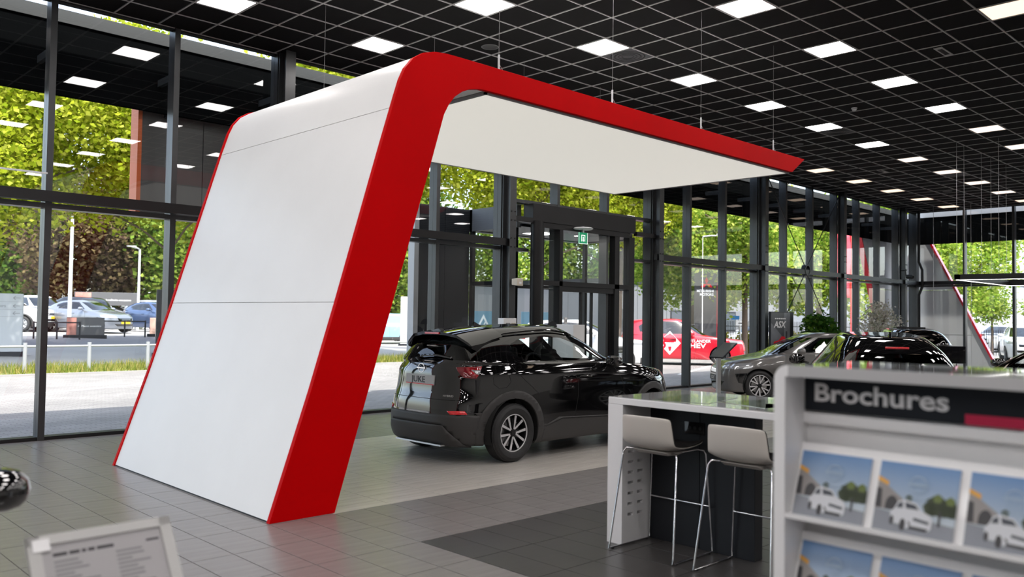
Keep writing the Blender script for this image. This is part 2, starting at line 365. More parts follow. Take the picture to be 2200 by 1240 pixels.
# ---- glass walls
def mullion_wall(name, axis, fixed, marks, cols, zt, lo, hi, skip=None):
    """axis 'x': wall runs along x at y = fixed ; axis 'y': wall runs along y at x = fixed"""
    root = empty(name, (0, 0, 0), kind='structure')
    def B(mb, a0, d0, z0, a1, d1, z1):
        return mb.box(a0, fixed + d0, z0, a1, fixed + d1, z1) if axis == 'x' else mb.box(fixed + d0, a0, z0, fixed + d1, a1, z1)
    mm = None
    for a in marks:
        o = B(MB(), a - .04, -.10, 0, a + .04, .09, zt).build('mullion', M['mullion'], root)
        B(MB(), a - .031, .09, 0, a + .031, .13, zt).build('cover_cap', M['mullion'], root)
    for a in cols:
        b = MB(); B(b, a - .085, -.36, 0, a + .085, -.345, zt); B(b, a - .085, -.16, 0, a + .085, -.145, zt); B(b, a - .006, -.345, 0, a + .006, -.16, zt)
        c_ = b.build('steel_column', M['mullion'], root)
        b = MB()
        for z in (3.03, 3.20, 3.55, 3.72):
            for q in (-.05, .05):
                if axis == 'x': b.cyl((a + q, fixed - .375, z), (a + q, fixed - .36, z), .014, 8)
                else: b.cyl((fixed - .375, a + q, z), (fixed - .36, a + q, z), .014, 8)
        b.build('bolt', M['black_metal'], c_)
    segs = [(lo, hi)] if not skip else [(lo, skip[0]), (skip[1], hi)]
    for s0, s1 in segs:
        B(MB(), s0, -.30, 3.055, s1, -.20, 3.19).build('wind_beam', M['black_metal'], root)
        B(MB(), s0, -.095, 2.99, s1, .08, 3.055).build('transom', M['mullion'], root)
        B(MB(), s0, -.08, 0, s1, .10, .045).build('sill_rail', M['black_metal'], root)
    B(MB(), lo, -.06, zt - .02, hi, .06, zt).build('head_rail', M['black_metal'], root)
    return root, B
wb, B = mullion_wall('wall_back', 'x', FY, MXS, [6.56 + 4.842 * j for j in range(-4, 6)], CEIL, X0, RX, (11.41, 16.16))
ex = MXS + [RX]
for k in range(len(MXS)):
    a, b_ = ex[k] + .04, ex[k + 1] - .04
    if b_ - a < .1: continue
    inside = 11.3 < (a + b_) / 2 < 16.2
    if inside:
        B(MB(), a, .0, 4.03, b_, .008, CEIL - .02).build('glass_pane', GLASS, wb)
    else:
        B(MB(), a, .0, .045, b_, .008, 2.99).build('glass_pane', GLASS, wb); B(MB(), a, .0, 3.055, b_, .008, CEIL - .02).build('glass_pane', GLASS, wb)
B(MB(), 11.41, -.095, 3.96, 16.16, .08, 4.03).build('transom', M['mullion'], wb)
RYS = [10.35 - 1.56 * k for k in range(0, 5)]
wr, B2 = mullion_wall('wall_right', 'y', RX, RYS, [], CEIL, 2.0, FY - .05)
ey = [FY - .1] + RYS + [2.0]
for k in range(len(ey) - 1):
    a, b_ = ey[k + 1] + .04, ey[k] - .04
    B2(MB(), a, .0, .045, b_, .008, 2.99).build('glass_pane', GLASS, wr); B2(MB(), a, .0, 3.055, b_, .008, CEIL - .02).build('glass_pane', GLASS, wr)
MB().box(RX - .12, FY - .14, 0, RX + .12, FY + .14, CEIL).build('corner_post', M['mullion'], wb)
b = MB(); b.tube([(RX - .32, FY - .30, CEIL - .02), (RX - .32, FY - .30, 3.9), (RX - .32, FY - .42, 3.6), (RX - .32, FY - .42, 3.0), (RX - .32, FY - .30, 2.7), (RX - .32, FY - .30, .05)], .05, 10)
dp = b.build('drainpipe', M['black_metal'], None, smooth=True); tag(dp, 'black drainpipe running down beside the far corner post', 'pipe')
plaster = mat('grey_plaster', (.62, .61, .60), .8, noise=.05); darkwall = mat('left_wall_paint', (.22, .22, .22), .8)
o = MB().box(X0 - .2, Y0, 0, X0, FY + .12, CEIL).build('wall_left', darkwall); o['kind'] = 'structure'
o = MB().box(X0 - .2, Y0 - .2, 0, RX + .3, Y0, CEIL).build('wall_front', plaster); o['kind'] = 'structure'
o = MB().box(RX, Y0, 0, RX + .25, 2.0, CEIL).build('trim_1', plaster); o['kind'] = 'structure'
# ---- outer fascia band beyond the glass
fas = empty('trim_2', (0, 0, 0), kind='structure')
MB().box(X0, 12.62, 4.625, RX + .45, 12.70, 5.63).build('fascia_board', mat('black_fascia', (.004, .0045, .005), .8, spec=.0), fas)
MB().box(X0, 12.60, 5.63, RX + .45, 12.74, 5.81).build('fascia_cap', mat('grey_fascia_cap', (.055, .06, .062), .7), fas)
MB().box(RX + .55, 1.0, 4.60, RX + .63, 12.7, 5.60).build('fascia_board', MATS['black_fascia'], fas)
MB().box(RX + .53, 1.0, 5.60, RX + .66, 12.74, 5.78).build('fascia_cap', mat('sky_reflection_cap', (.62, .65, .70), .5), fas)  # reflected sky is put into this cap's pale blue-grey colour
for x in ex[:-1]: MB().box(x - .03, FY + .12, 5.0, x + .03, 12.62, 5.1).build('fascia_bracket', M['mullion'], fas)
# ---- cross bracing
br = empty('cross_brace', (23.55, 11.86, 3.18), 0, 'black steel rod cross brace with round hub on the back glass wall', 'brace')
b = MB(); b.lathe([(.13, -.07), (.16, -.07), (.16, .07), (.13, .07), (.13, -.07)], 'Y', seg=24); b.build('hub_ring', M['black_metal'], br)
for sx in (-1, 1):
    for sz in (-1, 1): b = MB(); b.cyl((sx * .06, 0, sz * .11), (sx * 2.25, 0, sz * 2.52), .013, 8); b.build('rod', M['black_metal'], br)
# ---- entrance portal in the back wall
door = empty('door_1', (0, 0, 0), kind='structure')
o = MB().box(12.10, 11.88, 3.61, 15.44, 12.16, 3.965).build('portal_header', M['black_metal'], door, bevel=.006)
MB().box(11.41, 11.84, 3.56, 12.10, 11.94, 3.66).build('tie_beam', M['black_metal'], door); MB().box(15.44, 11.84, 3.56, 16.16, 11.94, 3.66).build('tie_beam', M['black_metal'], door)
for a, b_ in ((11.41, 12.1), (15.44, 16.16)): MB().box(a, 12.0, 2.99, b_, 12.18, 3.055).build('transom', M['mullion'], door); MB().box(a, 12.1, .045, b_, 12.108, 2.99).build('glass_pane', GLASS, door); MB().box(a, 12.1, 3.055, b_, 12.108, 3.96).build('glass_pane', GLASS, door); MB().box(a, 12.02, 0, b_, 12.2, .045).build('sill_rail', M['black_metal'], door)
b = MB(); b.cyl((12.19, 11.86, 0), (12.19, 11.86, 3.61), .13, 24); b.build('round_column', M['black_metal'], door, smooth=True)
MB().box(12.31, 11.90, 0, 12.45, 12.15, 3.61).build('frame_post', M['black_metal'], door)
for x0, x1 in ((12.93, 13.03), (14.74, 14.90), (15.25, 15.44)): MB().box(x0, 11.91, 0, x1, 12.08, 3.52).build('frame_post', M['black_metal'], door)
MB().box(12.45, 11.90, 3.50, 15.25, 12.10, 3.61).build('head_rail', M['black_metal'], door); MB().box(12.45, 11.91, 2.33, 15.25, 12.08, 2.43).build('frame_rail', M['black_metal'], door)
for a, b_ in ((12.45, 12.93), (13.03, 14.74), (14.90, 15.25)): MB().box(a, 11.99, 2.43, b_, 11.998, 3.50).build('glass_pane', GLASS, door)
MB().box(12.45, 11.99, .03, 12.93, 11.998, 2.33).build('glass_pane', GLASS, door); MB().box(14.90, 11.99, .03, 15.25, 11.998, 2.33).build('glass_pane', GLASS, door)
MB().box(13.05, 12.03, .02, 13.75, 12.038, 2.25).build('sliding_leaf', GLASS, door); MB().box(13.03, 11.93, 2.22, 14.74, 12.05, 2.33).build('door_operator', M['black_metal'], door)
for x in (13.05, 13.70, 14.05, 14.66): MB().box(x, 12.0, .02, x + .055, 12.05, 2.24).build('leaf_stile', M['black_metal'], door)
# outer porch
por = empty('door_2', (0, 0, 0), kind='structure'); pg = mat('porch_grey_fascia', (.13, .135, .14), .5)
MB().box(12.0, 12.25, 3.50, 12.12, 13.7, 3.97).build('porch_fascia', pg, por); MB().box(12.0, 13.62, 3.50, 15.8, 13.78, 3.97).build('porch_fascia', pg, por); MB().box(15.68, 12.25, 3.50, 15.8, 13.7, 3.97).build('porch_fascia', pg, por)
MB().box(12.1, 12.2, 3.52, 15.7, 13.65, 3.58).build('porch_soffit', M['charcoal'], por)
for x, y in ((12.06, 12.35), (12.06, 13.66), (15.74, 12.35), (15.74, 13.66), (13.0, 13.70), (14.8, 13.70)): MB().box(x - .045, y - .045, 0, x + .045, y + .045, 3.5).build('porch_post', M['black_metal'], por)
for x in (12.055, 15.735): MB().box(x, 12.4, 0.03, x + .008, 13.6, 3.5).build('glass_pane', GLASS, por); MB().box(x - .03, 12.38, 2.33, x + .03, 13.6, 2.42).build('porch_rail', M['black_metal'], por)
for a, b_ in ((12.1, 12.96), (13.04, 14.76), (14.84, 15.7)): MB().box(a, 13.70, 2.42, b_, 13.708, 3.5).build('glass_pane', GLASS, por); MB().box(a, 13.66, 2.33, b_, 13.74, 2.42).build('porch_rail', M['black_metal'], por)
for a, b_ in ((12.1, 12.96), (14.84, 15.7)): MB().box(a, 13.70, .03, b_, 13.708, 2.33).build('glass_pane', GLASS, por)
MB().box(13.3, 13.74, .02, 13.42, 13.78, 2.33).build('leaf_stile', M['grey_metal'], por)
wing = empty('porch_wing_wall', (11.3, 13.77, 0), 0, 'dark grey freestanding wing wall left of the entrance porch outside', 'wall')
for k in range(2):
    MB().box(-.68 + k * .69, -.09, 0, .0 + k * .69, .09, 3.96).build('wall_panel', M['charcoal'], wing, bevel=.006)
MB().box(-.80, -.10, 0, -.685, .10, 3.97).build('edge_profile', mat('light_grey_edge', (.40, .41, .42), .45), wing)
light_panel(0, 0, em_n, 'square light panel in the entrance porch ceiling', 3.515, (13.4, 12.95))
t = empty('exit_sign', (13.52, 11.80, 3.24), 0, 'green and white emergency exit sign hanging at the entrance', 'exit sign')
MB().box(-.14, -.012, 0, .14, .012, .24).build('sign_plate', mat('exit_green', (.0, .30, .13), .4, emit=.25), t, bevel=.004)
b = MB()
for q in ((-.06, .05, -.045, .19), (.045, .05, .06, .19), (-.045, .175, .045, .19), (-.012, .06, .012, .15)): b.box(q[0], -.014, q[1], q[2], -.012, q[3])
b.add([(-.035, -.0145, .085), (.035, -.0145, .085), (0, -.0145, .045)], [(0, 1, 2)]); b.build('pictogram', mat('exit_white', (.9, .95, .9), .4, emit=.5), t)
b = MB(); b.box(-.14, -.0135, 0, -.13, -.012, .24); b.box(.13, -.0135, 0, .14, -.012, .24); b.box(-.14, -.0135, 0, .14, -.012, .01); b.build('border', MATS['exit_white'], t)
b = MB(); b.lathe([(0, .30), (.19, .30), (.22, .32), (.19, .345), (0, .35)], seg=24); b.build('mount_disc', M['white_satin'], t, smooth=True); MB().box(-.02, -.02, .24, .02, .02, .37).build('mount_stem', M['alu'], t)
t = empty('call_box', (13.12, 11.90, 1.55), 0, 'small white door button box on the entrance frame', 'button'); MB().box(-.04, -.012, 0, .04, .012, .13).build('box', M['white'], t, bevel=.004); MB().box(-.018, -.016, .03, .018, -.012, .09).build('button', M['ink_grey'], t)
t = empty('motion_sensor', (11.42, 11.62, 2.27), 0, 'cream motion sensor box on the column left of the entrance', 'sensor'); MB().prism([(-.08, 0), (.08, .02), (.08, .14), (-.08, .15)], 0, -.08, .08).build('housing', mat('cream_plastic', (.62, .56, .46), .5), t, bevel=.012); MB().box(-.03, -.085, .04, .03, -.07, .08).build('lens', M['white'], t)
# ---- dark cladding box hung outside behind the left part of the glass
t = empty('facade_sign_box', (5.99, 12.95, 3.15), 0, 'big dark grey outdoor sign box with orange edge beyond the left glass', 'sign box')
for k in range(3): MB().box(-1.25 + k * .95, -.12, 0, -.31 + k * .95, .12, 1.62).build('cladding_panel', mat('dark_cladding', (.09, .092, .095), .6, noise=.05), t, bevel=.004)
MB().box(-1.31, -.14, -.02, -1.25, .14, 1.64).build('orange_edge', mat('orange_edge_paint', (.62, .13, .03), .5), t)
MB().box(-1.25, -.20, 1.55, 1.6, .20, 1.64).build('top_rail', M['charcoal'], t)
for x in (-.9, .3, 1.4): MB().box(x - .03, -.36, 1.45, x + .03, .0, 1.66).build('hanger', M['black_metal'], bpy.data.objects['facade_sign_box'])
# ------------------------------------------------------------------ red and white arch
AY0, AY1 = 6.167, 9.63
out = [(3.35, 0.0), (3.698, 1.034), (3.93, 1.775), (4.352, 3.18), (4.50, 3.66), (4.545, 3.80), (4.60, 3.92), (4.69, 4.03), (4.80, 4.10), (4.93, 4.14), (5.07, 4.155), (5.20, 4.158), (12.20, 4.150)]
inn = [(11.815, 3.905), (5.62, 3.905), (5.50, 3.90), (5.38, 3.875), (5.28, 3.83), (5.19, 3.765), (5.12, 3.68), (5.06, 3.57), (4.914, 3.09), (3.951, 0.0)]
arch = empty('display_arch', (3.6, 7.9, 0), 0, 'huge red and white display arch with leaning leg and long canopy', 'display arch')
prof = out + inn
def off(poly, d):
    n = len(poly); r = []
    for i in range(n):
        p, q, s = Vector(poly[i - 1]), Vector(poly[i]), Vector(poly[(i + 1) % n])
        a = (q - p).normalized(); b_ = (s - q).normalized(); na = Vector((a.y, -a.x)); nb = Vector((b_.y, -b_.x)); m = (na + nb)
        m = m / max(.3, m.dot(na)) if m.length > 1e-6 else na
        r.append((q.x + m.x * d, q.y + m.y * d))
    return r
ar = 0
for i in range(len(prof)): ar += prof[i][0] * prof[(i + 1) % len(prof)][1] - prof[(i + 1) % len(prof)][0] * prof[i][1]
sgn = 1 if ar > 0 else -1
core = off(prof, -.012 * sgn)
for y0, y1 in ((AY0, AY0 + .05), (AY1 - .05, AY1)):
    MB().prism(prof, 1, y0, y1).build('red_side_panel', M['red'], arch, world=True, bevel=.003)
# white skins as three panels with a narrow joint between them
def skin(pts, name, m, y0=AY0 + .05, y1=AY1 - .05, th=.02, side=1, **k):
    n = len(pts); inner = []
    for i in range(n):
        a = Vector(pts[max(i - 1, 0)]); b_ = Vector(pts[min(i + 1, n - 1)]); d = (b_ - a).normalized(); nn = Vector((d.y, -d.x)) * side
        inner.append((pts[i][0] + nn.x * th, pts[i][1] + nn.y * th))
    return MB().prism(list(pts) + inner[::-1], 1, y0, y1).build(name, m, arch, smooth=True, world=True, angle=30, **k)
co = core[:13]
g = .0025
skin([co[0], co[1], (co[2][0] - .001, co[2][1] - g)], 'white_skin', M['white_satin']); skin([(co[2][0], co[2][1] + g), co[3], (co[3][0] + .107, 3.535 - g)], 'white_skin', M['white_satin'])
skin([(co[3][0] + .107, 3.535 + g)] + co[4:], 'white_skin', M['white_satin'])
ci = core[13:]
skin(ci[1:], 'inner_skin', M['white_satin'])
skin([core[12], core[13]], 'end_cap', M['red'], th=.015)
MB().prism(off(core, -.03 * sgn), 1, AY0 + .06, AY1 - .06).build('core', M['dark'], arch, world=True)
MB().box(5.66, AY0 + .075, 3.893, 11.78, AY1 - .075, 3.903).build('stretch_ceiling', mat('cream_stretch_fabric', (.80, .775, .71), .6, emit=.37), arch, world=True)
b = MB(); b.box(5.62, AY0 + .05, 3.885, 11.80, AY0 + .072, 3.906); b.box(5.62, AY1 - .072, 3.885, 11.80, AY1 - .05, 3.906); b.box(5.62, AY0 + .05, 3.885, 5.655, AY1 - .05, 3.906); b.box(11.78, AY0 + .05, 3.885, 11.81, AY1 - .05, 3.906)
b.build('fabric_frame', mat('grey_frame', (.25, .25, .26), .5), arch, world=True)
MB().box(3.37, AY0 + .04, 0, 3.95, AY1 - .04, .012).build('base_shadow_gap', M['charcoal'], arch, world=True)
for x in (5.824, 7.642, 9.479, 11.374):
    for y in (6.24, 9.56):
        b = MB(); b.cyl((x, y, 4.15), (x, y, CEIL), .0026, 6); b.build('cable', mat('grey_cable', (.22, .22, .22), .6), arch, world=True)
        b = MB(); b.cyl((x, y, 4.15), (x, y, 4.33), .011, 8); b.cyl((x, y, 4.15), (x, y, 4.17), .03, 10); b.tube([(x, y, 4.24), (x + .05, y, 4.19), (x + .08, y, 4.155)], .003, 5); b.build('turnbuckle', M['steel'], arch, world=True, smooth=True)
# ------------------------------------------------------------------ high table, stools, brochure rack
tb = empty('high_table', (5.2, 3.3, 0), 0, 'white high bar table with dark centre panel and glossy top', 'table')
MB().box(4.985, 1.95, 1.028, 5.955, 4.078, 1.074).build('table_top', M['white'], tb, world=True, bevel=.003)
MB().box(4.988, 1.953, 1.074, 5.952, 4.075, 1.080).build('gloss_top', M['white_gloss'], tb, world=True)
for y0 in (3.94, 1.95):
    b = MB(); xs = [4.985, 5.052, 5.118, 5.168, 5.232, 5.36]; zs = [0]
    z = .200
    for k in range(8): zs += [z, z + .022]; z += .0775
    zs.append(1.028)
    holes = {(1, 2 * k + 1) for k in range(8)} | {(3, 2 * k + 1) for k in range(8)}
    for i in range(5):
        for j in range(len(zs) - 1):
            if (i, j) in holes: continue
            for yy in (y0, y0 + .138):
                vs = [(xs[i], yy, zs[j]), (xs[i + 1], yy, zs[j]), (xs[i + 1], yy, zs[j + 1]), (xs[i], yy, zs[j + 1])]; b.add(vs, [(0, 1, 2, 3)])
    for i, j in holes:
        x0, x1, z0, z1 = xs[i], xs[i + 1], zs[j], zs[j + 1]
        b.add([(x0, y0, z0), (x1, y0, z0), (x1, y0, z1), (x0, y0, z1), (x0, y0 + .138, z0), (x1, y0 + .138, z0), (x1, y0 + .138, z1), (x0, y0 + .138, z1)], [(0, 1, 5, 4), (1, 2, 6, 5), (2, 3, 7, 6), (3, 0, 4, 7)])
    b.add([(4.985, y0, 0), (4.985, y0 + .138, 0), (4.985, y0 + .138, 1.028), (4.985, y0, 1.028), (5.36, y0, 0), (5.36, y0 + .138, 0), (5.36, y0 + .138, 1.028), (5.36, y0, 1.028)], [(0, 1, 2, 3), (7, 6, 5, 4), (0, 4, 5, 1)])
    b.build('leg_panel', M['white'], tb, world=True, recalc=False)
for y0, y1 in ((3.498, 3.94), (3.05, 3.494), (2.2, 2.64)):
    MB().box(5.325, y0, 0, 5.43, y1, 1.028).build('centre_panel', M['charcoal'], tb, world=True, bevel=.002)
sk = MB().box(5.317, 3.455, .825, 5.326, 3.625, .915).build('socket_plate', M['gloss_black'], tb, world=True, bevel=.003)
b = MB()
for y in (3.49, 3.535, 3.58): b.cyl((5.3155, y, .87), (5.318, y, .87), .013, 12)
b.build('socket_face', M['dark'], sk)
b = MB(); b.box(5.3145, 3.52, .868, 5.316, 3.524, .872); b.box(5.3145, 3.565, .868, 5.316, 3.569, .872); b.build('socket_contacts', M['chrome'], sk)
# open leaflets on the glossy table top
prt = mat('printed_leaflet', (.22, .26, .20), .15, noise=.7, nscale=14, coat=1.0)
for k, (x, y, a, s) in enumerate(((5.35, 3.55, .2, .30), (5.55, 3.0, -.3, .34), (5.3, 2.75, .5, .26))):
    o = MB().box(-s, -s * .7, 0, s, s * .7, .0025).build('table_print', prt, None); o.location = (x, y, 1.0802); o.rotation_euler = (0, 0, a)
    tag(o, 'glossy dark print lying on the white table top, ' + ('at its left end' if k == 0 else 'in its middle' if k == 1 else 'nearest the front edge'), 'leaflet', 'prints on the high table')
def make_stool(label):
    t = empty('bar_stool', (0, 0, 0), 0, label, 'bar stool', 'greige bar stools at the high table')
    # local: +x towards table, y sideways
    n = 15; rows = []
    prof = [(.215, .765), (.20, .745), (.12, .735), (.0, .728), (-.10, .735), (-.17, .760), (-.205, .80), (-.222, .86), (-.232, .93), (-.238, .985)]
    for off_, nm, mt in ((0.0, 'seat_shell', M['greige']), (.010, 'seat_lining', M['shell_edge'])):
        mb = MB(); vs = []
        for i, (x, z) in enumerate(prof):
            u = i / (len(prof) - 1); w_ = .215 + .012 * math.sin(u * PI) - .018 * max(0, u - .6); back = smoothstep((u - .45) / .3)
            for k in range(n):
                s = -1 + 2 * k / (n - 1); e = abs(s) ** 3
                dx = e * .055 * back; dz = (e * .035) * (1 - back) - .012 * e * (u > .95)
                vs.append((x + dx + (off_ if back > .5 else 0), s * w_, z + dz + (off_ if back <= .5 else 0)))
        fs = [(i * n + k, (i + 1) * n + k, (i + 1) * n + k + 1, i * n + k + 1) for i in range(len(prof) - 1) for k in range(n - 1)]
        mb.add(vs, fs); o = mb.build(nm, mt, t, smooth=True, angle=80)
        so = o.modifiers.new('thick', 'SOLIDIFY'); so.thickness = .009 if off_ == 0 else .008; so.offset = 0
        sb = o.modifiers.new('sub', 'SUBSURF'); sb.levels = 1; sb.render_levels = 1
    b = MB()
    pad = [(.15, .722), (.02, .700), (-.10, .705), (-.16, .735)]
    b.prism(pad, 1, -.14, .14); b.build('under_bracket', M['greige'], t, bevel=.012)
    for sy in (-1, 1):
        y0, y1 = sy * .275, sy * .175
        b = MB(); b.tube([(-.05, sy * .12, .712), (-.10, sy * .17, .728), (-.125, sy * .215, .728), (-.14, sy * .232, .70), (-.235, y0, .04), (-.243, y0, .014), (-.225, y0, .009), (.22, y0, .009), (.243, y0, .014), (.24, y0, .05), (.215, sy * .235, .70), (.20, sy * .225, .728), (.17, sy * .19, .732), (.05, sy * .12, .712)], .0068, 10)
        b.build('sled_frame', M['chrome'], t, smooth=True, angle=70)
        b = MB()
        for x in (-.2, .2): b.cyl((x, y0, .0), (x, y0, .004), .01, 8)
        b.build('glide', M['rubber'], t)
    b = MB(); zz = .33; b.cyl((.228, -.255, zz), (.228, .255, zz), .0065, 10); b.build('foot_rest', M['chrome'], t, smooth=True)
    return t
st = make_stool('greige bar stool at the left end of the white high table'); st.location = (5.062, 3.648, 0)
st.rotation_euler = (0, 0, .0)
s2 = copy_tree(st, (5.065, 2.935, 0), .01, label='greige bar stool beside the brochure rack, partly hidden by it')
# ---- brochure rack
XR = 2.40; rk = empty('brochure_rack', (2.63, .6, 0), 0, 'white brochure rack with dark header board in the right foreground', 'rack')
wr_ = mat('rack_white', (.90, .90, .91), .35, coat=.15)
RY0, RY1 = -.62, 1.311
# carcass with rounded outer corner, front opening
pts = []; r = .045
for cx, cz, a0 in ((RY1 - r, 1.528 - r, 0), (RY0 + r, 1.528 - r, 90)):
    for k in range(7): a = math.radians(a0 + 15 * k); pts.append((cx + r * math.cos(a), cz + r * math.sin(a)))
outer = [(RY1, 0)] + pts + [(RY0, 0)]
b = MB(); t_ = .036
inner = [(RY1 - t_, 0), (RY1 - t_, 1.494), (RY0 + t_, 1.494), (RY0 + t_, 0)]
# front frame ring as side stiles and head
zmid = 1.494
b.prism([(RY1, 0), (RY1, 1.483)] + pts[1:7] + [(RY1 - t_ - .01, 1.528), (RY1 - t_ - .01, 1.494), (RY1 - t_, 1.494), (RY1 - t_, 0)], 0, XR, 2.86)
b.build('side_panel', wr_, rk, world=True)
b = MB(); b.prism([(RY0, 0), (RY0 + t_, 0), (RY0 + t_, 1.494), (RY0 + t_ + .01, 1.494), (RY0 + t_ + .01, 1.528)] + pts[7:14][::1], 0, XR, 2.86); b.build('side_panel', wr_, rk, world=True)
MB().box(XR, RY0 + t_ + .01, 1.494, 2.86, RY1 - t_ - .01, 1.528).build('top_panel', mat('rack_gloss_top', (.55, .55, .56), .04, coat=1.0), rk, world=True)
MB().box(2.545, RY0 + t_, 0.02, 2.565, RY1 - t_, 1.494).build('back_panel', wr_, rk, world=True)
hb = MB().box(2.527, RY0 + t_, 1.384, 2.545, RY1 - t_, 1.490).build('header_board', mat('header_charcoal', (.014, .018, .024), .5, spec=.25), rk, world=True)
me = text_me('Brochures', .0765, M['white_ink'], extrude=.0008, offset=.0017, sx=1.235)
o = mobj('lettering', me, hb); o.matrix_local = Matrix(((0, 0, -1, 2.5262), (-1, 0, 0, 1.246), (0, 1, 0, 1.4165), (0, 0, 0, 1)))
MB().box(2.5255, RY0 + t_, 1.384, 2.527, .808, 1.413).build('magenta_bar', mat('magenta_print', (.62, .012, .075), .5), hb)
MB().box(2.520, RY0 + t_, 1.345, 2.546, RY1 - t_, 1.378).build('header_ledge', wr_, rk, world=True, bevel=.002)
def print_gradient():
    m = bpy.data.materials.new('printed_sky_gradient'); m.use_nodes = True; t = m.node_tree; bs = t.nodes['Principled BSDF']
    tc = t.nodes.new('ShaderNodeTexCoord'); sp = t.nodes.new('ShaderNodeSeparateXYZ'); cr = t.nodes.new('ShaderNodeValToRGB'); mr = t.nodes.new('ShaderNodeMapRange')
    mr.inputs[1].default_value = .05; mr.inputs[2].default_value = .20
    e = cr.color_ramp.elements; e[0].color = (.52, .60, .66, 1); e[1].color = (.13, .27, .52, 1)
    t.links.new(tc.outputs['Object'], sp.inputs[0]); t.links.new(sp.outputs['Z'], mr.inputs[0]); t.links.new(mr.outputs[0], cr.inputs[0]); t.links.new(cr.outputs[0], bs.inputs['Base Color']); bs.inputs['Roughness'].default_value = .3
    return m
PSKY = print_gradient()
def flat(mb, poly, d, m):   # poly in (u, v) ; u runs to the viewer's right (-Y), v up ; lies at depth -d
    mb.add([(-d, -u, v) for u, v in poly], [tuple(range(len(poly)))], m)
def make_brochure(label):
    t = empty('brochure', (0, 0, 0), 0, label, 'brochure', 'car brochures in the white rack')
    w_, h_ = .215, .205
    MB().box(0, -w_, 0, .004, 0, h_).build('cover', M['white_ink'], t)
    mb = MB(); P = [PSKY, mat('print_ground', (.26, .28, .32), .3), mat('print_wall', (.30, .28, .27), .3), mat('print_dark', (.035, .035, .04), .3), mat('print_orange', (.75, .38, .06), .3), mat('print_car', (.68, .70, .74), .3), mat('print_glass', (.05, .06, .08), .3), mat('print_tree', (.035, .055, .02), .3), mat('print_tree_light', (.12, .17, .03), .3)]
    z0 = .012
    flat(mb, [(0, 0), (w_, 0), (w_, h_), (0, h_)], .0004, 0)
    flat(mb, [(0, 0), (w_, 0), (w_, z0 + .035), (0, z0 + .055)], .0007, 1)
    flat(mb, [(0, z0 + .055), (0, z0 + .135), (.025, z0 + .125), (.075, z0 + .09), (.095, z0 + .055)], .001, 2)
    flat(mb, [(0, z0 + .058), (0, z0 + .115), (.014, z0 + .112), (.018, z0 + .058)], .0013, 3)
    flat(mb, [(.028, z0 + .056)] + [(.045 + .017 * math.cos(a), z0 + .07 + .026 * math.sin(a)) for a in np.linspace(PI, 0, 9)] + [(.062, z0 + .056)], .0013, 3)
    flat(mb, [(0, z0 + .135), (0, z0 + .148), (.03, z0 + .135), (.03, z0 + .122)], .0016, 4)
    for cx, cz, r_, m_ in ((.165, .085, .030, 7), (.195, .082, .026, 7), (.150, .075, .020, 7), (.165, .105, .012, 8), (.198, .102, .012, 8), (.09, .094, .010, 7), (.207, .075, .018, 7)):
        flat(mb, [(min(w_, cx + r_ * (1 + .12 * math.sin(5 * a)) * math.cos(a)), z0 + cz + r_ * (1 + .12 * math.sin(5 * a)) * math.sin(a)) for a in np.linspace(0, 2 * PI, 16, endpoint=False)], .0016 + .0001 * m_, m_)
    flat(mb, [(.172, z0 + .03), (.172, z0 + .07), (.178, z0 + .07), (.178, z0 + .03)], .0025, 3)
    # printed white car, three-quarter front
    flat(mb, [(.048, z0 + .022), (.046, z0 + .052), (.055, z0 + .062), (.063, z0 + .082), (.078, z0 + .090), (.112, z0 + .084), (.126, z0 + .066), (.150, z0 + .056), (.158, z0 + .046), (.157, z0 + .018), (.146, z0 + .010), (.088, z0 + .012), (.075, z0 + .020)], .0028, 5)
    flat(mb, [(.086, z0 + .066), (.082, z0 + .083), (.110, z0 + .079), (.121, z0 + .066)], .0031, 6)
    flat(mb, [(.060, z0 + .064), (.066, z0 + .079), (.076, z0 + .083), (.078, z0 + .066)], .0031, 6)
    flat(mb, [(.108, z0 + .036), (.110, z0 + .044), (.150, z0 + .038), (.150, z0 + .030)], .0031, 6)
    flat(mb, [(.098, z0 + .012), (.100, z0 + .020), (.150, z0 + .018), (.146, z0 + .010)], .0031, 3)
    flat(mb, [(.100 , z0 + .030), (.094, z0 + .032), (.100, z0 + .020), (.104, z0 + .022)], .0032, 3)
    for cx, cz, rx, rz_ in ((.052, .028, .0055, .013), (.082, .020, .008, .017)):
        flat(mb, [(cx + rx * math.cos(a), z0 + cz + rz_ * math.sin(a)) for a in np.linspace(0, 2 * PI, 12, endpoint=False)], .0033, 3)
    mb.build('cover_picture', P, t, recalc=False)
    b = MB(); cx, cz = .110, z0 + .135
    def ringarc(a0, a1):
        vs = []; A = np.linspace(a0, a1, 15)
        for a in A:
            for r_ in (.021, .0245): vs.append((-.0036, -(cx + r_ * math.cos(a)), cz + r_ * math.sin(a)))
        b.add(vs, [(2 * i, 2 * i + 1, 2 * i + 3, 2 * i + 2) for i in range(14)])
    ringarc(.28, PI - .28); ringarc(PI + .28, 2 * PI - .28); flat(b, [(cx - .027, cz - .004), (cx + .027, cz - .004), (cx + .027, cz + .004), (cx - .027, cz + .004)], .0037, 0)
    for k in range(7): flat(b, [(cx - .032 + .0095 * k, cz - .043), (cx - .027 + .0095 * k, cz - .043), (cx - .027 + .0095 * k, cz - .039), (cx - .032 + .0095 * k, cz - .039)], .0037, 0)
    b.build('cover_emblem', mat('print_silver', (.34, .46, .60), .35), t, recalc=False)
    return t
proto = None; rowlab = ['top row', 'second row', 'third row', 'fourth row']
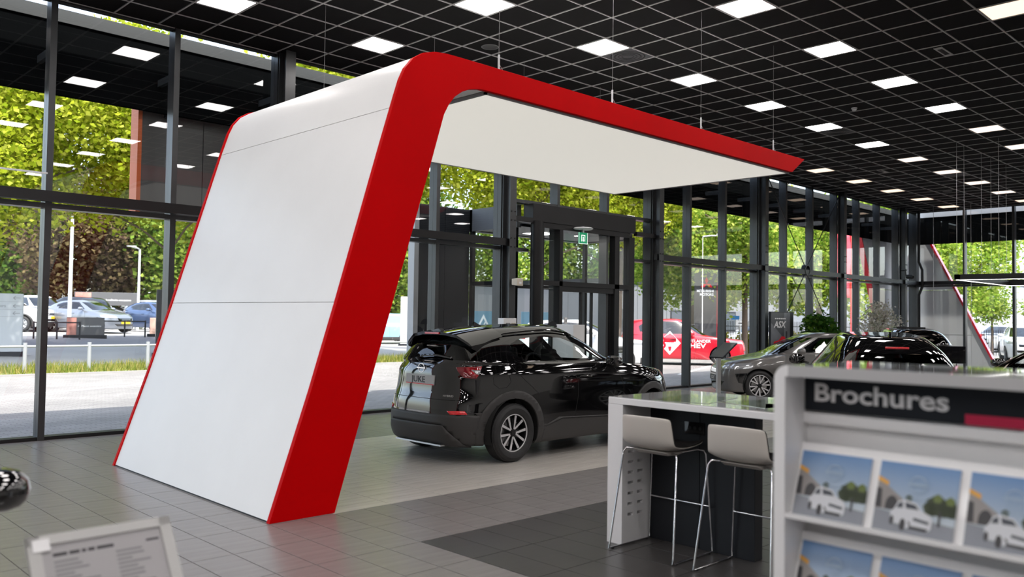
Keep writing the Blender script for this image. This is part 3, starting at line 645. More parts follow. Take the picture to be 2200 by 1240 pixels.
for r_ in range(4):
    zt_ = 1.254 - .275 * r_
    b = MB(); b.add([(2.402, RY0 + t_, zt_ - .186), (2.402, RY1 - t_, zt_ - .186), (2.402, RY1 - t_, zt_ - .172), (2.402, RY0 + t_, zt_ - .172), (2.545, RY0 + t_, zt_ - .200), (2.545, RY1 - t_, zt_ - .200), (2.408, RY1 - t_, zt_ - .172), (2.408, RY0 + t_, zt_ - .172), (2.545, RY0 + t_, zt_ - .190), (2.545, RY1 - t_, zt_ - .190)], [(0, 1, 2, 3), (1, 0, 4, 5), (3, 2, 6, 7), (7, 6, 9, 8), (4, 8, 9, 5)])
    b.build('shelf', wr_, rk, world=True)
    bd = MB(); bd.prism([(2.425, zt_ - .185), (2.43, zt_ - .190), (2.517, zt_ + .03), (2.512, zt_ + .032)], 1, RY0 + t_ + .002, RY1 - t_ - .002); bd.build('sloping_board', wr_, rk, world=True)
    for c_ in range(5):
        y = 1.262 - .2405 * c_
        if r_ == 3 and c_ > 3: continue
        lb = 'car brochure, %s from left in the %s of the white rack' % (nth[c_], rowlab[r_])
        if proto is None: proto = make_brochure(lb); o = proto
        else: o = copy_tree(proto, label=lb)
        o.location = (2.4185, y, zt_ - .181); o.rotation_euler = (0, math.atan2(.087, .215), 0)
# ---- framed specification sheet, bottom left
sg_ = empty('price_sheet_stand', (.92, 2.9, 0), 0, 'white framed specification sheet on a stand in the left foreground, blurred', 'stand')
fr_ = mat('sheet_frame', (.52, .52, .51), .4); ppr = mat('sheet_paper', (.40, .39, .40), .45)
def SB(mb, u0, v0, u1, v1, d0, d1, m=0):   # u right, v down along the leaning sheet
    O = Vector((.722, 2.752, 1.0)); U = Vector((1.0, .03, .0)).normalized(); V = Vector((0.02, -.55, -.83)).normalized(); N = U.cross(V).normalized() * -1
    vs = [O + U * u + V * v + N * d for d in (d0, d1) for u, v in ((u0, v0), (u1, v0), (u1, v1), (u0, v1))]
    return mb.add(vs, [(3, 2, 1, 0), (4, 5, 6, 7), (0, 1, 5, 4), (1, 2, 6, 5), (2, 3, 7, 6), (3, 0, 4, 7)], m)
sN = 1
SB(MB(), 0, 0, .42, .31, -.012, -.004).build('backing', fr_, sg_, world=True)
for q in ((0, 0, .42, .03), (0, .28, .42, .31), (0, 0, .035, .31), (.385, 0, .42, .31)): SB(MB(), *q, -.004, .004).build('frame_edge', fr_, sg_, world=True)
SB(MB(), .03, .028, .39, .285, -.004, -.002).build('paper', ppr, sg_, world=True)
b = MB(); SB(b, .012, .012, .06, .05, .004, .007); b.build('corner_clip', M['white'], sg_, world=True, bevel=.002)
b = MB(); random.seed(3)
u = .065
for w_ in (.045, .035, .018, .025, .055): SB(b, u, .058, u + w_ - .006, .068, -.0019, -.0015); u += w_
SB(b, .335, .062, .375, .069, -.0019, -.0015); b.build('heading_print', M['ink'], sg_, world=True)
b = MB()
for k in range(14):
    SB(b, .065, .082 + k * .013, .065 + random.uniform(.05, .12), .088 + k * .013, -.0019, -.0015)
    SB(b, .24, .082 + k * .013, .24 + random.uniform(.04, .11), .088 + k * .013, -.0019, -.0015)
b.build('body_print', mat('soft_grey_ink', (.24, .24, .245), .7), sg_, world=True)
b = MB(); b.cyl((.93, 2.62, .02), (.93, 2.62, .86), .03, 16); b.cyl((.93, 2.62, 0), (.93, 2.62, .02), .2, 28); b.build('post', M['alu'], sg_, world=True, smooth=True)
# ---- other showroom pieces
t = empty('display_block', (11.85, 10.67, 0), 0, 'tall white display block between the black car and the entrance', 'display block')
MB().box(-.17, -.27, .04, .15, .28, 1.545).build('body', M['white'], t, bevel=.004); MB().box(-.15, -.25, 0, .13, .26, .04).build('plinth', M['charcoal'], t)
t = empty('white_kiosk', (11.12, 11.58, 0), 0, 'narrow white kiosk with small screen left of the entrance column', 'kiosk')
MB().box(-.16, -.08, 0, .17, .08, 1.65).build('body', M['white'], t, bevel=.004); MB().box(-.10, -.088, 1.38, -.0, -.08, 1.56).build('screen', M['ink_grey'], t); MB().box(.04, -.10, 1.42, .14, -.08, 1.56).build('card_reader', mat('cream_plastic', (.62, .56, .46), .5), t, bevel=.004); MB().box(.06, -.103, 1.48, .12, -.10, 1.53).build('reader_display', M['ink'], t)
t = empty('hot_drinks_sign', (11.0, 10.3, 0), 0, 'dark dome shaped sign with three wavy steam lines near the entrance', 'sign')
b = MB(); b.cyl((0, 0, 0), (0, 0, .02), .16, 24); b.cyl((0, 0, .02), (0, 0, 1.50), .015, 10); b.build('pole', M['black_metal'], t, smooth=True)
b = MB(); b.prism([(.12 * math.cos(a), 1.50 + .11 * math.sin(a)) for a in np.linspace(0, PI, 14)], 1, -.01, .01); b.build('dome_plate', M['charcoal'], t)
b = MB()
for k in (-1, 0, 1): b.tube([(k * .03 + .008 * math.sin(z * 120), 0, 1.60 + z) for z in np.linspace(0, .07, 9)], .004, 6)
b.build('steam_lines', M['charcoal'], t)
t = empty('info_stand', (14.70, 9.20, 0), 0, 'slim grey steel info stand with tilted panel before the grey hatchback', 'stand')
MB().box(-.11, -.02, .01, .01, .02, .95).build('post', M['alu'], t, bevel=.003); MB().box(-.2, -.18, 0, .15, .18, .012).build('foot', M['alu'], t)
b = MB(); b.bar((-.14, .0, .93), (.30, -.05, 1.21), .34, .02); b.build('panel', M['charcoal'], t); b = MB(); b.bar((-.135, 0, .944), (.295, -.05, 1.224), .31, .004); b.build('panel_face', mat('panel_glass_face', (.12, .13, .13), .05, coat=1), t)
t = empty('poster_board', (21.15, 11.35, 0), 0, 'tall dark poster board with a red car by the back glass wall', 'poster')
MB().box(-.62, -.03, 0, .62, .03, 1.92).build('board', M['charcoal'], t)
fc = mat('poster_grey', (.16, .165, .185), .4, noise=.3, nscale=2.5); po = MB().box(-.60, -.034, .06, .42, -.03, 1.90).build('print', fc, t)
b = MB(); b.add([(-.60, -.036, 1.9), (.1, -.036, 1.9), (.1, -.036, 1.2), (-.60, -.036, 1.62)], [(0, 1, 2, 3)]); b.build('printed_building', mat('poster_dark', (.05, .05, .06), .4), po)
me = text_me('ASX', .24, M['white_ink'], extrude=.0005, offset=.006, sx=1.35, shear=.2); o = mobj('lettering', me, po); o.matrix_local = Matrix(((1, 0, 0, -.45), (0, 0, -1, -.038), (0, 1, 0, 1.50), (0, 0, 0, 1)))
b = MB()
for k in range(6): b.box(-.40 + .1 * k, -.038, 1.72, -.33 + .1 * k, -.036, 1.755)
b.build('caption', M['white_ink'], po)
b = MB(); b.add([(-.50, -.038, .95), (-.46, -.038, 1.12), (-.2, -.038, 1.16), (-.05, -.038, 1.26), (.12, -.038, 1.26), (.25, -.038, 1.1), (.25, -.038, .95)], [tuple(range(7))]); b.build('printed_car', M['red_bright'], po)
b = MB(); b.add([(-.50, -.039, .88), (-.48, -.039, 1.02), (-.1, -.039, 1.06), (.25, -.039, 1.0), (.25, -.039, .88)], [tuple(range(5))]); b.box(.18, -.039, .9, .26, -.036, 1.4); b.build('printed_shadow', M['ink'], po)
def foliage(name, blobs, n, size, m, seed, fold=.25):
    rng = np.random.default_rng(seed); vol = np.array([b[3] * b[4] * b[5] for b in blobs]) ** .8; ch = rng.choice(len(blobs), n, p=vol / vol.sum())
    B_ = np.array(blobs)[ch]; d = rng.normal(size=(n, 3)); d /= np.linalg.norm(d, axis=1)[:, None]; r = rng.uniform(.0, 1, n) ** .38
    c = B_[:, :3] + d * r[:, None] * B_[:, 3:6] * (1 + .12 * rng.normal(size=(n, 1)))
    a = rng.normal(size=(n, 3)); a[:, 2] *= .6; a /= np.linalg.norm(a, axis=1)[:, None]; q = rng.normal(size=(n, 3)); bb = np.cross(a, q); bb /= np.linalg.norm(bb, axis=1)[:, None]
    s = size * rng.uniform(.55, 1.25, n)[:, None]; nn = np.cross(a, bb)
    v = np.stack([c - a * s * .5, c + bb * s * .36 + nn * s * fold * .4, c + a * s * .55, c - bb * s * .36 + nn * s * fold * .4], 1).reshape(-1, 3)
    me = bpy.data.meshes.new(name); me.vertices.add(4 * n); me.vertices.foreach_set('co', v.ravel()); me.loops.add(4 * n); me.loops.foreach_set('vertex_index', np.arange(4 * n)); me.polygons.add(n); me.polygons.foreach_set('loop_start', np.arange(0, 4 * n, 4)); me.polygons.foreach_set('loop_total', np.full(n, 4)); me.update(calc_edges=True); me.materials.append(m); return me
lf_in = leafmat('potted_leaf', (.02, .07, .012), (.045, .13, .02), (.12, .22, .03), .3)
t = empty('potted_plant', (22.7, 11.0, 0), 0, 'big leafy green potted plant by the cross brace', 'plant')
b = MB(); b.lathe([(0, 0), (.22, 0), (.30, .5), (.28, .5), (.26, .44), (0, .44)], seg=24); b.build('pot', M['charcoal'], t, smooth=True)
b = MB()
for k in range(5): a = k * 1.26; b.tube([(.05 * math.cos(a), .05 * math.sin(a), .44), (.1 * math.cos(a), .1 * math.sin(a), .9), (.35 * math.cos(a), .35 * math.sin(a), 1.4)], .012, 6)
b.build('stem', mat('bark', (.10, .07, .05), .9), t)
tag(mobj('foliage', foliage('foliage', [(0, 0, 1.35, .75, .5, .45), (.45, 0, 1.25, .5, .4, .3), (-.1, 0, 1.65, .5, .4, .3)], 1400, .13, lf_in, 5), t), kind='stuff')
t = empty('blossom_tree', (26.4, 10.85, 0), 0, 'artificial white blossom tree near the far corner post', 'plant')
b = MB(); b.lathe([(0, 0), (.22, 0), (.28, .45), (.26, .45), (.24, .4), (0, .4)], seg=24); b.build('pot', M['white'], t, smooth=True)
b = MB(); b.tube([(0, 0, .4), (.02, 0, 1.0), (-.02, .02, 1.5)], .03, 8)
for k in range(8): a = k * .8; b.tube([(-.02, .02, 1.1 + .06 * k), (.3 * math.cos(a), .3 * math.sin(a), 1.5 + .08 * k)], .009, 5)
b.build('trunk', MATS['bark'], t)
tag(mobj('blossom', foliage('blossom', [(0, 0, 1.55, .75, .6, .55), (-.1, 0, 2.0, .45, .4, .35), (.5, 0, 1.3, .45, .4, .3)], 2600, .075, leafmat('white_petal', (.55, .50, .42), (.75, .72, .66), (.35, .36, .22), .3), 6), t), kind='stuff')
t = empty('pendant_light_frame', (20.34, 6.72, 2.65), 0, 'black suspended rectangular light frame at the right edge', 'pendant light')
for q, nm in (((0, -3.6, 0, .12, 0, .12), 0), ((0, -.12, 0, 3.7, 0, .12), 0), ((3.58, -3.6, 0, 3.7, 0, .12), 0), ((0, -3.6, 0, 3.7, -3.48, .12), 0)): MB().box(*q).build('profile', M['black_metal'], t)
for q in ((.03, -3.5, -.004, .09, -.03, .0), (.03, -.09, -.004, 3.67, -.03, .0), (3.61, -3.5, -.004, 3.67, -.03, 0)): MB().box(*q).build('led_strip', mat('led_strip', (1, .97, .94), .5, emit=3.0), t)
for x, y in ((0.02, -.05), (0.02, -.9), (.02, -1.4), (.5, -.05), (1.7, -.05), (2.4, -.05), (3.6, -.05), (3.6, -1.5), (.02, -3.4)): b = MB(); b.cyl((x, y, .12), (x, y, CEIL - 2.65), .0035, 5); b.build('cable', M['steel'], t)
for n_, (x, y) in enumerate(((30.9, 9.68), (30.73, 10.82))):
    t = empty('hanging_rod', (x, y, 0), 0, 'thin steel hanging rod by the right glass wall, ' + ('right' if n_ == 0 else 'left') + ' one of two', 'rod', 'hanging rods'); b = MB(); b.cyl((0, 0, .0), (0, 0, CEIL), .006, 6); b.build('rod', M['steel'], t); MB().box(-.05, -.05, 0, .05, .05, .01).build('floor_plate', M['steel'], t)
t = empty('sales_desk', (18.6, 6.0, 0), -.5, 'low dark sales desk with monitor behind the parked cars', 'desk')
MB().box(-.8, -.4, .70, .8, .4, .74).build('desk_top', M['white'], t, bevel=.004)
for x in (-.74, .70): MB().box(x, -.36, 0, x + .04, .36, .70).build('leg', M['charcoal'], t)
mo = empty('monitor', (18.35, 6.15, .741), -.9, 'dark flat monitor standing on the sales desk', 'monitor')
MB().box(-.30, -.015, .12, .30, .015, .47).build('screen', M['gloss_black'], mo, bevel=.004); b = MB(); b.cyl((0, 0, 0), (0, 0, .012), .11, 20); b.cyl((0, 0, .012), (0, 0, .15), .018, 10); b.build('foot', M['charcoal'], mo)
t = empty('spot_camera', (30.70, 11.70, 3.30), 0, 'small black spotlight camera on the far wind beam', 'camera'); b = MB(); b.cyl((0, 0, 0), (-.02, -.22, -.02), .075, 16); b.cyl((.0, .02, .0), (0, 0.05, .28), .015, 8); b.cyl((0, .0, .22), (0, .2, .22), .012, 8); b.build('housing', M['black_metal'], t, smooth=True); b = MB(); b.cyl((-.02, -.22, -.02), (-.021, -.23, -.021), .055, 16); b.build('lens', M['gloss_black'], t)
cam_ = empty('security_camera', (2.60, 11.75, 3.40), 0, 'small silver dome camera bracketed to the leftmost visible mullion', 'camera'); b = MB(); b.lathe([(0, -.10), (.05, -.08), (.065, -.02), (.06, .08), (0, .10)], seg=16); b.build('housing', M['alu'], cam_, smooth=True); MB().box(-.01, 0, -.01, .6, .03, .01).build('bracket', M['alu'], cam_)
# ------------------------------------------------------------------ outdoors
def GZ(x, y):
    a = .75 * smoothstep((y - 27) / 12) * (1 - smoothstep((x - 18) / 9)) ; return a
def ground(name, x0, x1, y0, y1, m, dz=0, nx=24, ny=14, fn=GZ):
    vs = []; 
    for i in range(nx + 1):
        for j in range(ny + 1):
            x = x0 + (x1 - x0) * i / nx; y = y0 + (y1 - y0) * j / ny; vs.append((x, y, fn(x, y) + dz))
    fs = [(i * (ny + 1) + j, (i + 1) * (ny + 1) + j, (i + 1) * (ny + 1) + j + 1, i * (ny + 1) + j + 1) for i in range(nx) for j in range(ny)]
    b = MB(); b.add(vs, fs); o = b.build(name, m, None, smooth=True, recalc=False); o['kind'] = 'structure'; return o
def paving():
    m = bpy.data.materials.new('grey_clinker_paving'); m.use_nodes = True; t = m.node_tree; bs = t.nodes['Principled BSDF']; bs.inputs['Roughness'].default_value = .8
    tc = t.nodes.new('ShaderNodeTexCoord'); br = t.nodes.new('ShaderNodeTexBrick'); br.inputs['Scale'].default_value = 1.0; br.inputs['Brick Width'].default_value = .21; br.inputs['Row Height'].default_value = .105; br.inputs['Mortar Size'].default_value = .006
    br.inputs['Color1'].default_value = (.27, .255, .25, 1); br.inputs['Color2'].default_value = (.33, .315, .305, 1); br.inputs['Mortar'].default_value = (.16, .15, .145, 1)
    nz = t.nodes.new('ShaderNodeTexNoise'); nz.inputs['Scale'].default_value = .7; mm = t.nodes.new('ShaderNodeMix'); mm.data_type = 'RGBA'; mm.blend_type = 'MULTIPLY'; mm.inputs[0].default_value = .5
    t.links.new(tc.outputs['Object'], br.inputs[0]); t.links.new(tc.outputs['Object'], nz.inputs[0]); t.links.new(br.outputs[0], mm.inputs[6]); t.links.new(nz.outputs[0], mm.inputs[7]); t.links.new(mm.outputs[2], bs.inputs['Base Color'])
    return m
PAVE = paving(); ASPH = mat('grey_asphalt', (.13, .13, .14), .85, noise=.12, nscale=1.2); PALE = mat('pale_concrete_paving', (.30, .29, .28), .8, noise=.1, nscale=.8)
GRASS = mat('verge_soil_grass', (.16, .19, .05), .9, noise=.4, nscale=1.5)
b = MB(); b.box(-40, FY + .13, -.3, 120, 24.4, -.02); o = b.build('pavement', PAVE); o['kind'] = 'structure'
ground('grass_verge', -40, 120, 24.4, 27.6, GRASS, -.0, 30, 4); ground('cycle_path', -40, 120, 27.6, 33.5, PALE, -.02); ground('road', -40, 120, 33.5, 37.0, ASPH, -.02, 40, 6); ground('parking_lot', -40, 120, 37.0, 110, PALE, -.02, 40, 20)
o = MB().box(-40, 24.3, -.05, 120, 24.42, .03).build('kerb', PALE); o['kind'] = 'structure'
# the two white bay lines on the pavement
for x0, y0, x1, y1 in ((1.0, 15.2, 4.0, 22.5), (3.9, 17.5, 10.5, 22.3)):
    pass
for n_, (p0, p1) in enumerate((((3.2, 18.2), (11.5, 22.0)), ((-1.0, 19.6), (5.5, 23.2)))):
    o = MB().bar((p0[0], p0[1], -.018), (p1[0], p1[1], -.018), .13, .006).build('bay_line', mat('white_road_paint', (.78, .77, .75), .7)); tag(o, 'white painted bay line on the pavement, ' + ('nearer' if n_ == 0 else 'farther left') + ' one', 'line')
for n_, (p0, p1) in enumerate((((17.0, 19.5), (24.0, 22.0)), ((22.0, 15.2), (30.0, 18.6)))):
    o = MB().bar((p0[0], p0[1], -.018), (p1[0], p1[1], -.018), .13, .006).build('bay_line', MATS['white_road_paint']); tag(o, 'white painted bay line outside, ' + ('behind the red arch leg' if n_ == 0 else 'in front of the red car'), 'line')
def grass(name, x0, x1, y0, y1, n, h, m, seed):
    rng = np.random.default_rng(seed); x = rng.uniform(x0, x1, n); y = rng.uniform(y0, y1, n); z = np.array([GZ(a, b) for a, b in zip(x, y)]); hh = h * rng.uniform(.4, 1.3, n); a = rng.uniform(0, 6.28, n); w_ = .012
    c = np.stack([x, y, z], 1); d = np.stack([np.cos(a), np.sin(a), 0 * a], 1) * w_; l = np.stack([rng.normal(0, .3, n) * hh, rng.normal(0, .3, n) * hh, hh], 1)
    v = np.stack([c - d, c + d, c + l], 1).reshape(-1, 3); me = bpy.data.meshes.new(name); me.vertices.add(3 * n); me.vertices.foreach_set('co', v.ravel()); me.loops.add(3 * n); me.loops.foreach_set('vertex_index', np.arange(3 * n)); me.polygons.add(n); me.polygons.foreach_set('loop_start', np.arange(0, 3 * n, 3)); me.polygons.foreach_set('loop_total', np.full(n, 3)); me.update(calc_edges=True); me.materials.append(m)
    return mobj(name, me)
gm = leafmat('dry_grass', (.10, .16, .02), (.22, .24, .05), (.42, .34, .12), .35)
tag(grass('grass', -2, 42, 24.5, 27.4, 26000, .22, gm, 1), 'yellow green dry grass on the verge beyond the pavement', 'grass', kind='stuff')
# railing along the verge
rl = empty('railing', (3, 25.4, 0), 0, 'low grey tube railing along the grass verge', 'railing'); rm = mat('grey_railing_paint', (.30, .31, .32), .5)
b = MB(); b.cyl((-8, 0, .70), (23.5, 0, .70), .032, 10); b.build('rail', rm, rl, smooth=True)
for k in range(20): b = MB(); b.cyl((-8 + 1.62 * k + .17, 0, 0), (-8 + 1.62 * k + .17, 0, .80), .052, 12); b.build('post', rm, rl, smooth=True)
# ---- trees
L1 = leafmat('plane_leaf_bright', (.17, .25, .012), (.40, .45, .03), (.56, .57, .09), .5)
L2 = leafmat('deep_green_leaf', (.035, .085, .012), (.09, .17, .025), (.20, .28, .05), .4)
L3 = leafmat('mid_green_leaf', (.09, .18, .025), (.22, .33, .05), (.42, .48, .10), .45)
L3B = leafmat('street_tree_leaf', (.13, .26, .03), (.32, .45, .06), (.58, .62, .14), .5)
L4 = leafmat('beech_leaf', (.05, .03, .025), (.10, .07, .04), (.20, .16, .07), .3)
L5 = leafmat('yellow_leaf', (.22, .26, .03), (.42, .38, .06), (.55, .45, .10), .45)
BARK = MATS['bark']
def trunk_mesh(h, r, seed, lean=.3, nb=7, rad=2.5):
    rng = random.Random(seed); b = MB()
    b.cyl((0, 0, -.1), (lean * .4, 0, h * .55), r, 12, r2=r * .75); b.cyl((lean * .4, 0, h * .55), (lean, .1, h), r * .75, 10, r2=r * .3)
    for k in range(nb):
        a = k * 2.4 + rng.uniform(-.3, .3); z = h * rng.uniform(.45, .85); L = rad * rng.uniform(.6, 1)
        b.tube([(lean * z / h, 0, z), (L * .5 * math.cos(a), L * .5 * math.sin(a), z + L * .35), (L * math.cos(a), L * math.sin(a), z + L * .55)], r * .22, 6)
    return b.mesh('trunk', BARK, True)
def crown_blobs(rx, ry, rz, n, seed):
    rng = random.Random(seed); o = [(0, 0, 0, rx * .7, ry * .7, rz * .75)]
    for k in range(n):
        a = rng.uniform(0, 6.28); e = math.asin(rng.uniform(-.85, .95)); s = rng.uniform(.28, .42)
        o.append((rx * .72 * math.cos(a) * math.cos(e), ry * .72 * math.sin(a) * math.cos(e), rz * .75 * math.sin(e), rx * s, ry * s, rz * s))
    return o
near_c = [foliage('crown', crown_blobs(4.3, 4.0, 3.6, 26, s), 52000, .165, L1, s) for s in (1, 2)]
mid_c = [foliage('crown', crown_blobs(3.4, 3.2, 3.4, 18, s), 19000, .20, L3B, s) for s in (3, 4)]
far_c = [foliage('crown', crown_blobs(6.2, 5.5, 8.6, 28, s), 30000, .36, m, s) for s, m in ((5, L3), (6, L2))]
beech_c = foliage('crown', crown_blobs(4.6, 4.6, 6.0, 22, 9), 20000, .32, L4, 9)
small_y = foliage('crown', crown_blobs(1.7, 1.6, 2.2, 10, 10), 3000, .26, L5, 10)
ball_c = foliage('crown', [(0, 0, 0, 1.5, 1.5, 1.15), (.5, .3, .1, .9, .9, .7), (-.5, -.2, 0, .9, .9, .7)], 4200, .15, L3, 11)
tr_n = trunk_mesh(8, .15, 1, nb=9, rad=3); tr_f = trunk_mesh(9, .32, 2, nb=8, rad=4); tr_s = trunk_mesh(2.6, .09, 3, nb=5, rad=.8)
def tree(loc, crown, cz, trunk, label, group, rz=0, s=1.0, name='tree'):
    t = empty(name, (loc[0], loc[1], GZ(loc[0], loc[1])), rz, label, 'tree', group); mobj('trunk', trunk, t).scale = (s, s, 1)
    c = mobj('crown', crown, t, (0, 0, cz)); c.scale = (s, s, s); tag(c, kind='stuff'); return t
for k, (x, y, cz, s) in enumerate(((5.6, 28.4, 7.1, 1.04), (11.55, 28.6, 7.2, 1.06), (18.2, 26.9, 8.2, 1.1), (25.3, 24.5, 8.0, 1.0), (30.6, 24.5, 7.8, .9))):
    tree((x, y), near_c[k % 2], cz, tr_n, 'bright yellow green plane tree beyond the verge, %s from the left in the near row' % nth[k], 'near row of plane trees', k * 1.3, s)
for k, (x, y, cz, s) in enumerate(((35.0, 20.6, 5.0, .95), (39.6, 19.2, 4.9, 1.0), (43.5, 18.3, 5.2, 1.0), (37.5, 25.2, 5.4, 1.1))):
    tree((x, y), mid_c[k % 2], cz, tr_n, 'green street tree outside the far end of the back glass, %s from the left' % nth[k], 'street trees at the far end', k * 1.1 + .5, s)
for k, (x, y, i, s) in enumerate(((-4, 74, 1, 1), (3.5, 88, 0, .8), (24, 58, 0, 1.0), (31, 62, 1, 1.05), (38, 56, 0, .95), (45, 60, 1, 1), (52, 54, 0, .9), (60, 50, 1, .95), (29, 50, 0, .8), (16, 76, 1, 1.1), (68, 44, 0, .8))):
    tree((x, y), far_c[i], 7.4 * s, tr_f, 'tall %s tree behind the parking lot, %s from the left in the back row' % ('mid green' if i == 0 else 'dark green', nth[k]), 'back row of tall trees', k * .9, s)
tree((18.2, 59), beech_c, 6.6, tr_f, 'dark purple brown beech tree behind the parking lot', None)
tree((7.6, 56), small_y, 3.8, tr_s, 'small yellow tree beside the far house', None, 0, 1.0)
tree((48.0, 15.6), mid_c[0], 4.9, tr_n, 'tall light green tree beyond the right glass wall', None, 2, .92)
tree((52.5, 15.4), ball_c, 2.7, tr_s, 'clipped round tree beyond the right glass wall, left of two', None, 0, .95); tree((56.5, 13.6), ball_c, 2.6, tr_s, 'clipped round tree beyond the right glass wall, right of two', None, 1, .9)
for k, (x, y, s) in enumerate(((34.5, 22.0, 1), (37.4, 21.6, 1.1), (40.6, 20.6, .9))):
    t = empty('shrub', (x, y, 0), k, 'loose pale green shrub by the fence, %s from the left' % nth[k], 'shrub', 'shrubs by the far fence'); tag(mobj('foliage', SHR if k else foliage('foliage', [(0, 0, .5, 1.2, .7, .55), (.6, 0, .7, .7, .5, .5), (-.7, 0, .6, .7, .5, .6)], 3200, .13, L5, 20), t), kind='stuff')
    if not k: SHR = children(t)[0].data
    b = MB(); b.cyl((0, 0, -.05), (0, 0, .6), .03, 6); b.build('stem', BARK, t)
# ---- buildings
def building(name, x0, y0, x1, y1, h, m, label, rows=1, win=True, rz=0):
    t = empty(name, ((x0 + x1) / 2, (y0 + y1) / 2, -.3), rz, label, 'building'); w_, d = (x1 - x0) / 2, (y1 - y0) / 2
    n = max(2, int((x1 - x0) / 3))
    for k in range(n): MB().box(-w_ + k * 2 * w_ / n, -d, 0, -w_ + (k + 1) * 2 * w_ / n - .04, -d + .12, h).build('wall_panel', m, t)
    for k in range(max(2, int(2 * d / 3))): q = max(2, int(2 * d / 3)); MB().box(-w_ - .02, -d + .12 + k * (2 * d - .12) / q, 0, -w_ + .1, -d + .08 + (k + 1) * (2 * d - .12) / q, h).build('wall_panel', m, t)
    MB().box(-w_, -d + .12, 0, w_, d, h - .05).build('body', m, t); MB().box(-w_ - .1, -d - .1, h, w_ + .1, d + .1, h + .25).build('roof_edge', M['charcoal'], t)
    if win:
        for k in range(n):
            if k % 2 == 0: f = MB().box(-w_ + k * 2 * w_ / n + .4, -d - .03, 1.2, -w_ + k * 2 * w_ / n + 2.2, -d + .02, 2.6).build('window', M['charcoal'], t); MB().box(-w_ + k * 2 * w_ / n + .5, -d - .04, 1.3, -w_ + k * 2 * w_ / n + 2.1, -d - .03, 2.5).build('pane', mat('dark_pane', (.05, .06, .07), .05, coat=1), f)
    return t
building('warehouse', 40, 33, 62, 45, 4.2, mat('mid_grey_cladding', (.15, .155, .165), .6), 'low dark grey warehouse beyond the street trees')
building('warehouse', 68, 24, 98, 40, 5.6, mat('light_grey_cladding', (.46, .47, .49), .6), 'long light grey warehouse far to the right', win=False)
building('warehouse', 90, 2, 120, 22, 5.0, mat('pale_cladding', (.66, .66, .68), .6), 'pale warehouse far beyond the right glass wall', win=False)
t = empty('house', (11.2, 80, .6), .3, 'brick house with red brown tiled roof behind the parking lot', 'house')
MB().box(-4, -4, 0, 4, 4, 2.9).build('wall', mat('pale_brick', (.50, .40, .33), .8, noise=.2, nscale=3), t)
b = MB(); b.prism([(-4.5, 2.8), (4.5, 2.8), (0, 6.6)], 0, -4.3, 4.3); b.build('roof', mat('roof_tiles', (.20, .12, .09), .8, noise=.3, nscale=5), t); b = MB()
for k in range(12): z = 2.8 + k * .31; y = -4.5 + k * .37; b.box(-4.35, y - .03, z, 4.35, y + .06, z + .07)
tag(b.build('tile_course', mat('roof_tiles_dark', (.14, .085, .065), .8), t), kind='stuff')
f = MB().box(-1, -4.06, 1, .8, -4.0, 2.2).build('window', M['white'], t); MB().box(-.9, -4.07, 1.1, .7, -4.06, 2.1).build('pane', MATS['dark_pane'], f)
# fence right
fe = empty('spike_fence', (44, 24.6, 0), -.28, 'dark spiked steel fence along the street at the far end', 'fence')
for z in (.15, 1.35): MB().box(-8, -.02, z, 16, .02, z + .04).build('rail', M['black_metal'], fe)
b = MB()
for k in range(200): b.box(-8 + .12 * k, -.01, 0, -7.98 + .12 * k, .01, 1.65)
tag(b.build('fence_bars', M['black_metal'], fe), kind='stuff')
fe = empty('spike_fence', (52, 12.5, 0), -.9, 'dark spiked steel fence beyond the right glass wall', 'fence')
for z in (.15, 1.1): MB().box(-6, -.02, z, 6, .02, z + .04).build('rail', M['black_metal'], fe)
b = MB()
for k in range(100): b.box(-6 + .12 * k, -.01, 0, -5.975 + .12 * k, .01, 1.35)
tag(b.build('fence_bars', M['black_metal'], fe), kind='stuff')
# ---- outdoor signs, poles, flags
def face(o, ox=0): return o
def slab_sign(name, loc, rz, w_, h, th, m, label, cat='sign', base=0.0):
    t = empty(name, (*loc, GZ(*loc)), rz, label, cat); MB().box(-w_ / 2, -th / 2, base, w_ / 2, th / 2, h).build('board', m, t, bevel=.01)
    if base: 
        for x in (-w_ / 2 + .1, w_ / 2 - .16): MB().box(x, -.03, -.05, x + .06, .03, base).build('leg', M['grey_metal'], t)
    else: MB().box(-w_ / 2 - .1, -th / 2 - .1, -.05, w_ / 2 + .1, th / 2 + .1, .10).build('base', M['charcoal'], t)
    return t
def on_face(t, name, txt, s, m, x, z, th, **k):
    return text_obj(name, txt, s, m, t, (x, -th / 2 - .004, z), (1, 0, 0), (0, 0, 1), extrude=.002, **k)
VR = -.32
t = slab_sign('direction_pylon', (7.05, 31.4), VR, 1.75, 1.98, .35, mat('pale_grey_sign', (.50, .52, .54), .4), 'pale grey direction pylon with small arrows at the left edge')
for z in (1.84, 1.60, 1.38): on_face(t, 'arrow', '←', .16, M['ink'], .58, z - .06, .35) if False else None
b = MB()
for z in (1.84, 1.58, 1.34):
    b.bar((.60, -.178, z), (.80, -.178, z), .006, .018); b.bar((.60, -.178, z), (.67, -.178, z + .06), .006, .018); b.bar((.60, -.178, z), (.67, -.178, z - .06), .006, .018)
b.build('arrows', M['ink_grey'], t); on_face(t, 'lettering', 'oplossers', .13, M['ink_grey'], -.1, 1.54, .35)
b = MB()
for z in (1.71, 1.46, 1.23): b.box(-.875, -.178, z, .875, -.175, z + .008)
b.build('joint_line', M['ink_grey'], t)
t = slab_sign('advert_totem', (12.35, 30.2), VR, .95, 2.35, .22, mat('totem_black', (.03, .032, .035), .3, coat=.5), 'dark advertising totem with turquoise car poster left of the arch')
MB().box(-.30, -.116, .75, .42, -.11, 2.2).build('poster', mat('turquoise_print', (.03, .30, .42), .3, noise=.5, nscale=2), t)
